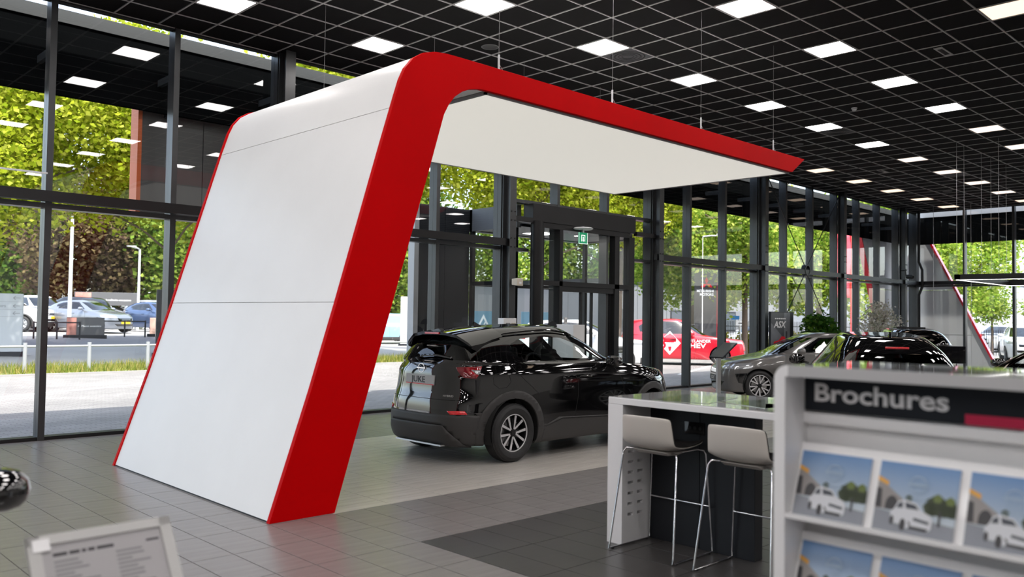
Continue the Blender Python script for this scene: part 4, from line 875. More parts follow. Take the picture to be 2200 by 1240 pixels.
on_face(t, 'lettering', 'RENAULT', .11, M['white_ink'], -.22, 2.05, .23); on_face(t, 'lettering', '5 TECHNO', .10, M['white_ink'], -.22, 1.93, .23)
b = MB(); b.box(-.15, -.12, 1.42, .3, -.116, 1.55); b.box(-.05, -.12, 1.55, .22, -.116, 1.66); b.box(-.10, -.12, 1.34, -.0, -.116, 1.42); b.box(.15, -.12, 1.34, .25, -.116, 1.42); b.build('printed_car', M['ink'], t); MB().box(-.2, -.12, .85, .3, -.116, 1.0).build('printed_panel', mat('pale_blue_print', (.35, .50, .62), .4), t)
pink = mat('reddish_print', (.50, .22, .18), .5, noise=.5, nscale=2); dkp = mat('dark_banner', (.10, .10, .105), .5)
t = slab_sign('long_banner', (16.0, 47.5), VR, 3.1, 1.60 + .35, .06, dkp, 'long dark grey banner with white lettering behind the parked cars', base=1.25)
MB().box(-1.5, -.036, 1.3, -.75, -.03, 1.92).build('banner_picture', pink, t); on_face(t, 'lettering', 'de Maassi kwaliteits-occasions', .155, M['white_ink'], -.7, 1.5, .07)
t = slab_sign('low_banner', (11.35, 36.0), VR, 1.35, .80, .06, dkp, 'low grey banner board at the foot of the white flagpole')
MB().box(-.66, -.036, .1, -.32, -.03, .78).build('banner_picture', pink, t); on_face(t, 'lettering', 'de Maassi occasions', .105, M['white_ink'], -.28, .42, .07)
t = slab_sign('low_banner', (14.6, 36.3), VR, 1.15, .78, .06, mat('peach_print', (.66, .42, .34), .5, noise=.5, nscale=2.5), 'low peach coloured banner board left of the advertising totem')
MB().box(.30, -.036, .1, .56, -.03, .76).build('grey_panel', dkp, t)
def pole(loc, h, r, label, lamp=0):
    t = empty('street_lamp' if lamp else 'flagpole', (*loc, GZ(*loc)), 0, label, 'lamp post' if lamp else 'pole'); b = MB(); b.cyl((0, 0, -.05), (0, 0, h), r, 12, r2=r * .7); b.build('pole', mat('white_pole', (.72, .71, .70), .4), t, smooth=True)
    if lamp: b = MB(); b.tube([(0, 0, h), (lamp * .3, -.2, h + .05), (lamp * .9, -.4, h + .08)], .035, 8); b.prism([(lamp * .6, h + .06), (lamp * 1.3, h + .1), (lamp * 1.3, h + .14), (lamp * .6, h + .16)], 1, -.5, -.3); b.build('lamp_head', mat('lamp_grey', (.5, .5, .5), .4), t)
    else: b = MB(); b.lathe([(0, h), (.06, h), (.05, h + .05), (0, h + .09)], seg=12); b.build('cap', M['alu'], t)
    return t
pole((10.97, 36.75), 4.75, .085, 'tall white flagpole beyond the first full left window'); pole((9.4, 43.6), 6.0, .07, 'slim white pole at the far left edge'); pole((16.9, 45.5), 4.2, .075, 'white street lamp post beyond the leaning arch leg', -.6)
pole((31.3, 25.2), 6.3, .04, 'street lamp beyond the entrance porch', .9); pole((31.5, 20.6), 5.3, .022, 'street lamp with long head beyond the far windows', 1.0)
# dark brand board with red pole
t = slab_sign('brand_board', (32.75, 21.25), -.70, 1.02, 3.85, .12, mat('board_black', (.045, .045, .048), .35, coat=.3), 'tall dark brand board with red three diamond emblem outside')
b = MB(); dd = .155
def diamond(cx, cz, a, l=dd, w_=.27):
    ca, sa = math.cos(a), math.sin(a); P_ = [(0, 0), (l * w_ * 2, l), (0, 2 * l), (-l * w_ * 2, l)]
    b.add([(cx + x * ca - z * sa, -.068, cz + x * sa + z * ca) for x, z in P_], [(0, 1, 2, 3)])
for a in (0, 2 * PI / 3, -2 * PI / 3): diamond(0.02, 3.30, a)
b.build('emblem', M['red_bright'], t, recalc=False)
on_face(t, 'lettering', 'MITSUBISHI', .155, M['white_ink'], -.43, 2.93, .12, offset=.003, sx=1.0); on_face(t, 'lettering', 'MOTORS', .155, M['white_ink'], -.29, 2.77, .12, offset=.003)
MB().box(.50, -.08, 0, .58, .08, 3.85).build('red_edge', M['red_bright'], t)
t = empty('red_flag', (37.2, 16.6, 0), -.6, 'red banner flag on a mast beyond the far windows', 'flag'); b = MB(); b.cyl((-.0, 0, -.05), (0, 0, 5.7), .03, 10); b.build('mast', M['red_bright'], t, smooth=True)
b = MB(); n = 14
vs = [( -.02 - .80 * i / 6, .05 * math.sin(i * 1.1 + j * .5), 2.75 + 2.85 * j / n) for j in range(n + 1) for i in range(7)]; b.add(vs, [(j * 7 + i, j * 7 + i + 1, (j + 1) * 7 + i + 1, (j + 1) * 7 + i) for j in range(n) for i in range(6)]); o = b.build('flag_cloth', mat('red_flag_cloth', (.75, .07, .10), .7, noise=.15, nscale=3), t, smooth=True, recalc=False); so = o.modifiers.new('s', 'SOLIDIFY'); so.thickness = .004
t = empty('street_sign', (35.6, 21.2, 0), -.7, 'leaning street sign post with blue and white plates', 'sign'); b = MB(); b.cyl((0.1, 0, -.05), (-.05, 0, 1.75), .035, 10); b.build('post', M['alu'], t, smooth=True); MB().box(-.42, -.02, 1.72, -.04, .0, 1.90).build('blue_plate', mat('blue_sign', (.03, .22, .55), .4), t); b = MB().box(-.22, -.03, 1.45, .25, -.01, 1.68).build('white_plate', M['white_ink'], t); MB().box(-.10, -.034, 1.53, .10, -.03, 1.57).build('arrow', M['ink'], t)
t = slab_sign('test_drive_pylon', (29.1, 38.7), -.62, .42, 2.75, .1, M['white_ink'], 'slim white pylon with vertical grey lettering beside the blue van')
text_obj('lettering', 'PROEFRIT', .36, M['ink_grey'], t, (.13, -.056, .35), (0, 0, 1), (-1, 0, 0), extrude=.002, spacing=1.05)
t = slab_sign('long_banner', (26.8, 44.5), -.5, 4.0, 2.2, .06, dkp, 'dark grey banner with white lettering behind the blue van', base=1.0); on_face(t, 'lettering', 'KWALITEITS-OCCASIONS', .26, M['white_ink'], -1.9, 1.45, .07)
for k, (x, y) in enumerate(((26.95, 29.6), (29.4, 28.6))):
    t = slab_sign('blue_brand_panel', (x, y), -.62, 1.45, 1.95, .08, mat('blue_grey_print', (.16, .30, .40), .4), 'blue grey outdoor panel with white diamond emblem, %s one of two' % ('left' if k == 0 else 'right'))
    b = MB(); 
    def rh(s, x0=0):
        return [(x0, 1.12 + .68 * s), (x0 + .34 * s, 1.12), (x0, 1.12 - .68 * s), (x0 - .34 * s, 1.12)]
    A, B_ = rh(1.0, -.05), rh(.72, -.05); A2, B2_ = rh(.62, .06), rh(.42, .06)
    for o_, i_ in ((A, B_), (A2, B2_)):
        for q in range(4): r_ = (q + 1) % 4; b.add([(o_[q][0], -.045, o_[q][1]), (o_[r_][0], -.045, o_[r_][1]), (i_[r_][0], -.045, i_[r_][1]), (i_[q][0], -.045, i_[q][1])], [(0, 1, 2, 3)])
    b.build('emblem', M['white_ink'], t, recalc=False)
for k, (x, y) in enumerate(((8.0, 35.2), (10.2, 35.6), (13.0, 36.4))):
    t = empty('bike_barrier', (x, y, GZ(x, y)), VR, 'low dark metal barrier before the parked cars, %s from the left' % nth[k], 'barrier', 'metal barriers by the parking lot'); b = MB()
    b.bar((-.8, 0, .62), (.8, 0, .62), .05, .05); b.build('rail', M['charcoal'], t)
    for x_ in (-.78, 0, .78): b = MB(); b.box(x_ - .03, -.03, -.05, x_ + .03, .03, .66); b.build('post', M['charcoal'], t)
# slanting grey panels with red edge outside the far corner
pm = mat('grey_metal_panel', (.68, .69, .72), .22, noise=.1, nscale=.6, coat=.3)
t = empty('slanted_pylon', (33.35, 12.4, 0), 0, 'tall slanting grey metal pylon with red edge outside the far corner', 'pylon')
ey_ = [(13.0, 0), (13.0, 5.4), (12.22, 5.4), (9.58, 0)]
b = MB(); 
for z0, z1 in ((0, 1.25), (1.27, 2.9), (2.92, 5.4)):
    f = lambda z: 9.58 + (12.22 - 9.58) * z / 5.4
    MB().prism([(13.0 - 12.4, z0), (f(z0) - 12.4, z0), (f(z1) - 12.4, z1), (13.0 - 12.4, z1)], 0, -.08, .08).build('metal_panel', pm, t)
MB().prism([(f(0) - 12.4, 0), (f(0) - 12.48, 0), (f(5.4) - 12.48, 5.4), (f(5.4) - 12.4, 5.4)], 0, -.10, .10).build('red_edge', M['red_bright'], t)
g_ = lambda z: 32.45 - (32.45 - 29.7) * z / 5.4
for z0, z1 in ((0, 2.9), (2.92, 5.4)): MB().prism([(33.3 - 33.35, z0), (g_(z0) - 33.35, z0), (g_(z1) - 33.35, z1), (33.3 - 33.35, z1)], 1, .62, .78).build('metal_panel', pm, t)
MB().prism([(g_(0) - 33.35, 0), (g_(0) - 33.41, 0), (g_(5.4) - 33.41, 5.4), (g_(5.4) - 33.35, 5.4)], 1, .60, .80).build('red_edge', M['red_bright'], t)
MB().box(33.33 - 33.35, 10.0 - 12.4, 1.25, 33.45 - 33.35, 12.9 - 12.4, 1.32).build('cross_rail', M['alu'], t)
# ------------------------------------------------------------------ cars
def car_rings(p):
    """rings of the body shell; x measured from the rear bumper (0) to the nose (L)"""
    L, W, H = p['L'], p['W'] / 2, p['H']; zb = p['zb']; belt = p['belt']; hood = p['hood']; nose = p['nose']; cw = p['cowl']; hd = p['hdr']; rr = p['rr']; rb = p['rb']; tl = p.get('tail', belt)
    deck = p.get('deck', None); g = p.get('tuck', .12)
    tum = p.get('tum', .30)
    R = []
    def ring(xf, xr, wd, n, zk, wk=None): R.append((xf, xr, wd, n, zk, wk))
    mid = L * .5
    fl = [(0, .93), (.10 * L, .985), (p['ra'], 1.0), (mid, .975), (p['fa'], 1.0), (.93 * L, .96), (L, .88)]
    ring(L - .14, .14, W * .86, 5, [(0, zb + .03), (L, zb)])
    ring(L - .06, .07, W * .95, 5, [(0, zb + .07), (p['ra'], zb + .02), (mid, zb + .02), (L, zb)], fl)
    ring(L - .015, .0, W * .985, 4.6, [(0, zb + .24), (mid, zb + .18), (L, zb + .18)], fl)
    ring(L, .015, W * 1.0, 4.4, [(0, .60 * belt), (mid, .58 * belt), (L, .52 * belt)], fl)
    ring(L - .02, .05, W * 1.0, 4.2, [(0, .73 * belt), (mid, .73 * belt), (p['fa'], .73 * belt), (L, .66 * belt)], fl)
    ring(L - .07, .07, W * .985, 4.0, [(0, tl - .12), (mid, belt - .13), (p['fa'], hood - .14), (L, nose - .05)], fl)
    ring(L - .20, .10, W * .935, 3.8, [(0, tl - .03), (mid, belt - .02), (cw, belt - .035), (p['fa'], hood - .05), (L - .15, nose + .04)], fl)
    ring(cw + .10, rb, W * .87, 4.2, [(0, tl + .02), (mid, belt + .02), (cw - .1, belt + .01), (cw + .2, hood + .01)])
    ring(cw + (hd - cw) * .50 + .05, rb + (rr - rb) * .50 - .02, W * (.87 - tum * .42), 4.0, [(0, belt + (H - belt) * .45), (mid, belt + (H - belt) * .47), (cw, belt + (H - belt) * .40)])
    ring(hd, rr, W * (.87 - tum * .80), 3.8, [(rr, H - .10 - p.get('slope', .05)), (mid, H - .055), (hd, H - .10)])
    ring(hd - .22, rr + .18, W * .48, 3.2, [(rr + .1, H - .035 - p.get('slope', .05) * .8), (mid, H - .005), (hd, H - .05)])
    ring(hd - .45, rr + .40, W * .18, 2.4, [(rr + .3, H - .03 - p.get('slope', .05) * .5), (mid, H), (hd, H - .035)])
    return R
def interp(k, x):
    xs = [a for a, b in k]; ys = [b for a, b in k]
    return np.interp(x, xs, ys)
def smooth_interp(k, x):
    # monotone-ish smoothing: average of shifted linear interpolations
    return sum(interp(k, x + d) for d in (-.24, -.12, 0, .12, .24)) / 5
def shell(p, ncol=56, sub=4):
    R = car_rings(p)
    # common parameter list, arc-length spaced on the belt ring
    t = np.linspace(0, PI, 4001); xf, xr, wd, n, zk, wk = R[6]
    c, s = np.cos(t), np.sin(t); X = (xf + xr) / 2 + (xf - xr) / 2 * np.sign(c) * abs(c) ** (2 / n); Y = wd * abs(s) ** (2 / n)
    d = np.r_[0, np.cumsum(np.hypot(np.diff(X), np.diff(Y)))]; tt = np.interp(np.linspace(0, d[-1], ncol + 1), d, t)
    pts = []
    for xf, xr, wd, n, zk, wk in R:
        c, s = np.cos(tt), np.sin(tt); X = (xf + xr) / 2 + (xf - xr) / 2 * np.sign(c) * abs(c) ** (2 / n)
        Y = wd * np.maximum(s, 0) ** (2 / n); Y[0] = Y[-1] = 0
        if wk: Y = Y * smooth_interp(wk, X)
        pts.append(np.stack([X, Y, smooth_interp(zk, X)], 1))
    P = np.array(pts); nr = len(P); rows = []; ri = []
    for i in range(nr - 1):
        a, b, c_, d_ = P[max(i - 1, 0)], P[i], P[i + 1], P[min(i + 2, nr - 1)]
        for k in range(sub):
            u = k / sub; cr = .5 * ((2 * b) + (c_ - a) * u + (2 * a - 5 * b + 4 * c_ - d_) * u * u + (3 * b - a - 3 * c_ + d_) * u ** 3)
            ln = b * (1 - u) + c_ * u
            rows.append(.75 * cr + .25 * ln); ri.append(i)
    rows.append(P[-1]); ri.append(nr - 1)
    return np.array(rows), ri
def pip(q, poly):
    x, y = q; ins = False; n = len(poly)
    for i in range(n):
        x1, y1 = poly[i]; x2, y2 = poly[(i + 1) % n]
        if (y1 > y) != (y2 > y) and x < (x2 - x1) * (y - y1) / (y2 - y1) + x1: ins = not ins
    return ins
def circle(cx, cz, r, a0=0, a1=360, n=24): return [(cx + r * math.cos(math.radians(a0 + (a1 - a0) * i / n)), cz + r * math.sin(math.radians(a0 + (a1 - a0) * i / n))) for i in range(n + (a1 - a0 < 360))]
VIEW = {'side': (0, 2, 1), 'rear': (1, 2, 0), 'front': (1, 2, 0), 'top': (0, 1, 2)}
def cut_regions(bm, regs):
    """cut the shell along region outlines (they are planar cuts of the same surface) and mark the faces inside"""
    row = bm.faces.layers.int['row']; reg = bm.faces.layers.int['reg']
    for ri_, rg in enumerate(regs):
        view = rg['view']; a, b, c = VIEW[view]; poly = rg['poly']; r0, r1 = rg.get('rows', (0, 99))
        ym = rg.get('ymin', 0)
        cond = {'side': lambda q: abs(q.y) >= ym, 'rear': lambda q: q.x < rg.get('xmax', .9), 'front': lambda q: q.x > rg.get('xmin', 2.4), 'top': lambda q: True}[view]
        n = len(poly)
        bx = (min(q[0] for q in poly) - .02, max(q[0] for q in poly) + .02, min(q[1] for q in poly) - .02, max(q[1] for q in poly) + .02)
        def dom(f):
            if not r0 <= f[row] <= r1: return False
            q = f.calc_center_median()
            return cond(q) and bx[0] - .12 < q[a] < bx[1] + .12 and bx[2] - .12 < q[b] < bx[3] + .12
        cand = [f for f in bm.faces if dom(f)]
        for i in range(n):
            p0, p1 = poly[i], poly[(i + 1) % n]; nx, ny = p1[1] - p0[1], p0[0] - p1[0]; l = math.hypot(nx, ny)
            if l < 1e-6: continue
            co = [0, 0, 0]; no = [0, 0, 0]; co[a], co[b] = p0; no[a], no[b] = nx / l, ny / l
            e0, e1 = min(p0[0], p1[0]) - .01, max(p0[0], p1[0]) + .01; g0, g1 = min(p0[1], p1[1]) - .01, max(p0[1], p1[1]) + .01
            fs = []
            for f in cand:
                if not f.is_valid: continue
                us = [v.co[a] for v in f.verts]; vs = [v.co[b] for v in f.verts]
                if max(us) > e0 and min(us) < e1 and max(vs) > g0 and min(vs) < g1: fs.append(f)
            if not fs: continue
            geom = set(fs)
            for f in fs: geom.update(f.edges); geom.update(f.verts)
            res = bmesh.ops.bisect_plane(bm, geom=list(geom), dist=1e-5, plane_co=co, plane_no=no)
            cs = set(cand)
            cand += [g for g in res['geom'] if isinstance(g, bmesh.types.BMFace) and g not in cs]
            for ed in [g for g in res['geom_cut'] if isinstance(g, bmesh.types.BMEdge)]:
                for f in ed.link_faces:
                    if f not in cs and r0 <= f[row] <= r1: cand.append(f); cs.add(f)
        for f in bm.faces:
            if r0 <= f[row] <= r1:
                q = f.calc_center_median()
                if cond(q) and bx[0] < q[a] < bx[1] and bx[2] < q[b] < bx[3] and pip((q[a], q[b]), poly): f[reg] = ri_ + 1
class Car:
    def __init__(s, p, ncol=56, sub=4):
        s.p = p; P, ri = shell(p, ncol, sub); nr, nc = P.shape[:2]
        bm = bmesh.new(); row = bm.faces.layers.int.new('row'); reg = bm.faces.layers.int.new('reg')
        V = {}
        for i in range(nr):
            for j in range(nc):
                x, y, z = P[i, j]
                if j in (0, nc - 1): v = bm.verts.new((x, 0, z)); V[i, j, 1] = V[i, j, -1] = v
                else: V[i, j, 1] = bm.verts.new((x, y, z)); V[i, j, -1] = bm.verts.new((x, -y, z))
        for i in range(nr - 1):
            for j in range(nc - 1):
                for sg in (1, -1):
                    q = [V[i, j, sg], V[i, j + 1, sg], V[i + 1, j + 1, sg], V[i + 1, j, sg]]
                    if sg == 1: q = q[::-1]
                    qq = []
                    for v in q:
                        if v not in qq: qq.append(v)
                    try: f = bm.faces.new(qq); f[row] = ri[i]
                    except ValueError: pass
        for i, rw in ((0, -1), (nr - 1, 20)):
            loop = [V[i, j, 1] for j in range(nc)] + [V[i, j, -1] for j in range(nc - 2, 0, -1)]
            f = bm.faces.new(loop if i == 0 else loop[::-1]); f[row] = rw
            if i: bmesh.ops.triangulate(bm, faces=[f])
        bm.normal_update(); bmesh.ops.recalc_face_normals(bm, faces=bm.faces); s.bm = bm
        s.bvh = BVHTree.FromBMesh(bm)
    def hit(s, view, u, v, side=1):
        if view == 'side': o = Vector((u, 3 * side, v)); d = Vector((0, -side, 0))
        elif view == 'rear': o = Vector((-2, u, v)); d = Vector((1, 0, 0))
        elif view == 'front': o = Vector((8, u, v)); d = Vector((-1, 0, 0))
        else: o = Vector((u, v, 4)); d = Vector((0, 0, -1))
        loc, nrm, i, ds = s.bvh.ray_cast(o, d)
        if loc is None: return None, None
        return loc, (nrm if nrm.dot(d) < 0 else -nrm)
    def pos(s, view, u, v, off=0.0, side=1):
        h, n = s.hit(view, u, v, side)
        if h is None: h, n = Vector((u, 0, v)), Vector((0, 0, 1))
        return h + n * off - Vector((s.p['L'] / 2, 0, 0))
    def strip(s, mb, view, pts, width=.006, off=.0012, sides=(1, -1), step=.04, m=0):
        """thin ribbon laid on the body along a drawn line (panel gaps, chrome lines)"""
        for sd in (sides if view == 'side' else (1,)):
            fine = []
            for i in range(len(pts) - 1):
                a, b = Vector(pts[i]), Vector(pts[i + 1]); k = max(1, int((b - a).length / step))
                fine += [a.lerp(b, j / k) for j in range(k)]
            fine.append(Vector(pts[-1])); L = []
            for q in fine:
                h, n = s.hit(view, q[0], q[1], sd)
                if h is not None: L.append((h + n * off, n))
            if len(L) < 2: continue
            vs = []
            for i, (h, n) in enumerate(L):
                d = (L[min(i + 1, len(L) - 1)][0] - L[max(i - 1, 0)][0]).normalized(); w = d.cross(n).normalized() * width / 2
                vs += [h - w, h + w]
            mb.add(vs, [(2 * i, 2 * i + 1, 2 * i + 3, 2 * i + 2) for i in range(len(L) - 1)], m)
    def finish(s, root, mats, regs, interior=True):
        """regs: list of dict(name, view, poly, mat, raise, rows); everything left is body paint. local frame: rear axle side -X, centre origin"""
        bm = s.bm; cut_regions(bm, regs); reg = bm.faces.layers.int['reg']; row = bm.faces.layers.int['row']
        bm.normal_update(); ox = s.p['L'] / 2
        groups = {}
        for f in bm.faces:
            r = f[reg]
            if f[row] == -1: nm = ('underbody', 'dark', 0)
            elif r == 0: nm = ('body', 'paint', 0)
            else:
                g = regs[r - 1]
                if g['name'] == 'hole': continue
                nm = (g['name'], g['mat'], g.get('raise', 0))
            groups.setdefault(nm, []).append(f)
        out = {}; split = []
        for key, fs in groups.items():
            if key[0] in ('body', 'underbody'): split.append((key, fs)); continue
            left = set(fs); comps = []
            while left:
                st_ = [left.pop()]; cmp_ = [st_[0]]
                while st_:
                    f = st_.pop()
                    for e in f.edges:
                        for g in e.link_faces:
                            if g in left: left.discard(g); st_.append(g); cmp_.append(g)
                comps.append(cmp_)
            comps.sort(key=len, reverse=True); big = [c_ for c_ in comps if len(c_) > .2 * len(comps[0])]
            for c_ in comps:
                if c_ not in big: big[0].extend(c_)
            split += [(key, c_) for c_ in big]
        for (nm, mt, rs), fs in split:
            idx = {}; vs = []; ns = []; F = []
            for f in fs:
                q = []
                for v in f.verts:
                    if v not in idx: idx[v] = len(vs); vs.append(v.co + v.normal * rs - Vector((ox, 0, 0))); ns.append(v.normal.copy())
                    q.append(idx[v])
                F.append(q)
            if rs:   # return edges of a raised piece
                ed = {}
                for q in F:
                    for i in range(len(q)):
                        a, b = q[i], q[(i + 1) % len(q)]; ed[(a, b)] = ed.get((a, b), 0) + 1
                low = {}
                for (a, b) in list(ed):
                    if (b, a) not in ed:
                        for v in (a, b):
                            if v not in low: low[v] = len(vs); vs.append(vs[v] - ns[v] * (rs + .008)); ns.append(ns[v])
                        F.append([b, a, low[a], low[b]])
            me = bpy.data.meshes.new(nm); me.from_pydata([tuple(v) for v in vs], [], F)
            me.polygons.foreach_set('use_smooth', [True] * len(F)); me.materials.append(mats[mt])
            if not rs: me.normals_split_custom_set_from_vertices([tuple(n) for n in ns])
            me.update(); out[nm] = mobj(nm, me, root)
        return out
def wheel_parts(R=.33, wd=.21, rimr=.215, spokes=5, style='v', dark='rim_dark', face='rim_cut'):
    """wheel axis along Y, outer side +Y; returns list of (name, mesh)"""
    t = MB(); h = wd / 2
    prof = [(rimr - .004, h - .03), (rimr + .01, h - .008), (rimr + .035, h + .002), (R - .05, h + .004), (R - .018, h - .012), (R - .004, h - .035)]
    for k, y in enumerate(np.linspace(h - .045, -(h - .045), 9)):
        prof += [(R, y + .008), (R, y - .004), (R - .007, y - .005), (R - .007, y - .009)]
    prof += [(R - .004, -h + .035), (R - .018, -h + .012), (R - .05, -h), (rimr, -h + .02)]
    t.lathe(prof, 'Y', seg=48)
    rim = MB(); rim.lathe([(rimr - .0, h - .025), (rimr - .008, h - .02), (rimr - .016, h - .03), (rimr - .022, h - .06), (rimr - .03, -h + .02)], 'Y', seg=40)
    rim.lathe([(.0, -h * .2), (rimr - .03, -h * .2)], 'Y', seg=24)
    sp = MB(); fc = MB()
    def spoke(mb, a, r0, r1, w0, w1, y0, y1, th):
        ca, sa = math.cos(a), math.sin(a)
        vs = []
        for r, ww, y in ((r0, w0, y0), (r1, w1, y1)):
            for q, yy in ((-1, y), (1, y), (1, y - th), (-1, y - th)): vs.append((r * ca - q * ww * sa, yy, r * sa + q * ww * ca))
        mb.add(vs, [(0, 1, 2, 3), (7, 6, 5, 4), (0, 4, 5, 1), (1, 5, 6, 2), (2, 6, 7, 3), (3, 7, 4, 0)])
    for k in range(spokes):
        a = 2 * PI * k / spokes + .2
        if style == 'v':
            for sg in (-1, 1):
                n = 5; 
                a1 = a + sg * .30; c0 = Vector((math.cos(a + sg * .55) * .045, math.sin(a + sg * .55) * .045)); c1 = Vector((math.cos(a1) * (rimr - .012), math.sin(a1) * (rimr - .012)))
                d = (c1 - c0).normalized(); pn = Vector((-d.y, d.x))
                for mb, ww0, ww1, yo, th in ((sp, .015, .021, h - .036, .03), (fc, .009, .0155, h - .033, .006)):
                    vs = []
                    for c, wq, dy in ((c0, ww0, -.008), (c1, ww1, 0)):
                        for q, yy in ((-1, 0), (1, 0), (1, -th), (-1, -th)): vs.append((c.x + pn.x * q * wq, yo + dy + yy, c.y + pn.y * q * wq))
                    mb.add(vs, [(0, 1, 2, 3), (7, 6, 5, 4), (0, 4, 5, 1), (1, 5, 6, 2), (2, 6, 7, 3), (3, 7, 4, 0)])
        else:
            spoke(sp, a, .03, rimr - .012, .016, .024, h - .045, h - .035, .03); spoke(fc, a + .05, .05, rimr - .012, .007, .012, h - .04, h - .03, .008)
            spoke(fc, a - .16, .09, rimr - .012, .005, .009, h - .04, h - .03, .008)
    hub = MB(); hub.cyl((0, h - .07, 0), (0, h - .035, 0), .042, 20); hub.cyl((0, h - .035, 0), (0, h - .031, 0), .028, 20)
    disc = MB(); disc.cyl((0, -.01, 0), (0, .004, 0), rimr * .72, 32); disc.box(-.06, -.02, rimr * .4, .06, .03, rimr * .8)
    lip = MB(); lip.lathe([(rimr - .003, h - .028), (rimr - .001, h - .020), (rimr - .010, h - .018), (rimr - .014, h - .026)], 'Y', seg=40)
    return [('tyre', t.mesh('tyre', M['rubber'], True, angle=30)), ('rim', rim.mesh('rim', M[dark], True)), ('spokes', sp.mesh('spokes', M[dark])),
            ('spoke_faces', fc.mesh('spoke_faces', M[face])), ('rim_lip', lip.mesh('rim_lip', M[face], True)), ('hub_cap', hub.mesh('hub_cap', M[dark], True)), ('brake_disc', disc.mesh('brake_disc', M['steel'], True))]
def add_wheels(root, p, parts, R, simple=False):
    for ax in ('ra', 'fa'):
        for sg in (1, -1):
            w = empty('wheel', (p[ax] - p['L'] / 2, sg * (p['W'] / 2 - .125), R), 0 if sg == 1 else PI, parent=root)
            for nm, me in parts: mobj(nm, me, w)
def liner(root, p, R):
    for ax in ('ra', 'fa'):
        for sg in (1, -1):
            b = MB(); y0 = sg * (p['W'] / 2 - .03); y1 = sg * (p['W'] / 2 - .36); rr = p['arch'] - .004
            b.lathe([(rr, y0), (rr + .015, y1), (.0, y1)], 'Y', (p[ax] - p['L'] / 2, 0, R + .02), 20, a0=-.35, a1=PI + .35)
            b.build('wheel_arch_liner', M['dark'], root, recalc=False)
def seat_parts(root, x, y, z=.42, mt='interior', s=1.0, head=True):
    b = MB()
    b.box(x - .05, y - .24, z, x + .46, y + .24, z + .16); b.prism([(x - .10, z + .10), (x + .06, z + .10), (x - .10, z + .66), (x - .22, z + .66)], 1, y - .23, y + .23)
    if head: b.prism([(x - .17, z + .67), (x - .08, z + .67), (x - .11, z + .87), (x - .20, z + .87)], 1, y - .12, y + .12)
    b.build('car_seat', M[mt], root, bevel=.035)
def mirror_parts(root, p, x, z, mt, w=.11):
    for sg in (1, -1):
        y = p['W'] / 2
        b = MB(); cx = x - p['L'] / 2
        pr = [(0, .0), (.035, .01), (.07, .05), (.085, .10), (.06, .155), (.0, .16)]
        # housing: lofted pod, flat rear glass side
        sec = [(-.03, .55, .6), (.0, 1, 1), (.05, .96, .96), (.10, .75, .75), (.13, .3, .3)]
        vs = []; n = 14
        for dx, sy, sz in sec:
            for k in range(n):
                t = 2 * PI * k / n; vs.append((cx + dx, sg * (y + .07 + .115 * sy * math.copysign(abs(math.cos(t)) ** .7, math.cos(t))), z + .075 * sz * math.copysign(abs(math.sin(t)) ** .8, math.sin(t))))
        fs = [(i * n + k, i * n + (k + 1) % n, (i + 1) * n + (k + 1) % n, (i + 1) * n + k) for i in range(len(sec) - 1) for k in range(n)] + [tuple(range(n)), tuple(range((len(sec) - 1) * n, len(sec) * n))]
        b.add(vs, fs); b.bar((cx + .03, sg * (y - .10), z - .06), (cx + .03, sg * (y + .02), z - .03), .05, .035)
        b.build('wing_mirror', mt, root, smooth=True)
JUKE = dict(L=4.21, W=1.80, H=1.595, zb=.19, belt=1.12, hood=1.06, nose=.90, cowl=2.86, hdr=2.12, rr=.40, rb=.14, tail=1.14, ra=.76, fa=3.396, arch=.385, tum=.34, slope=.05)
def quad_sym(p): return p
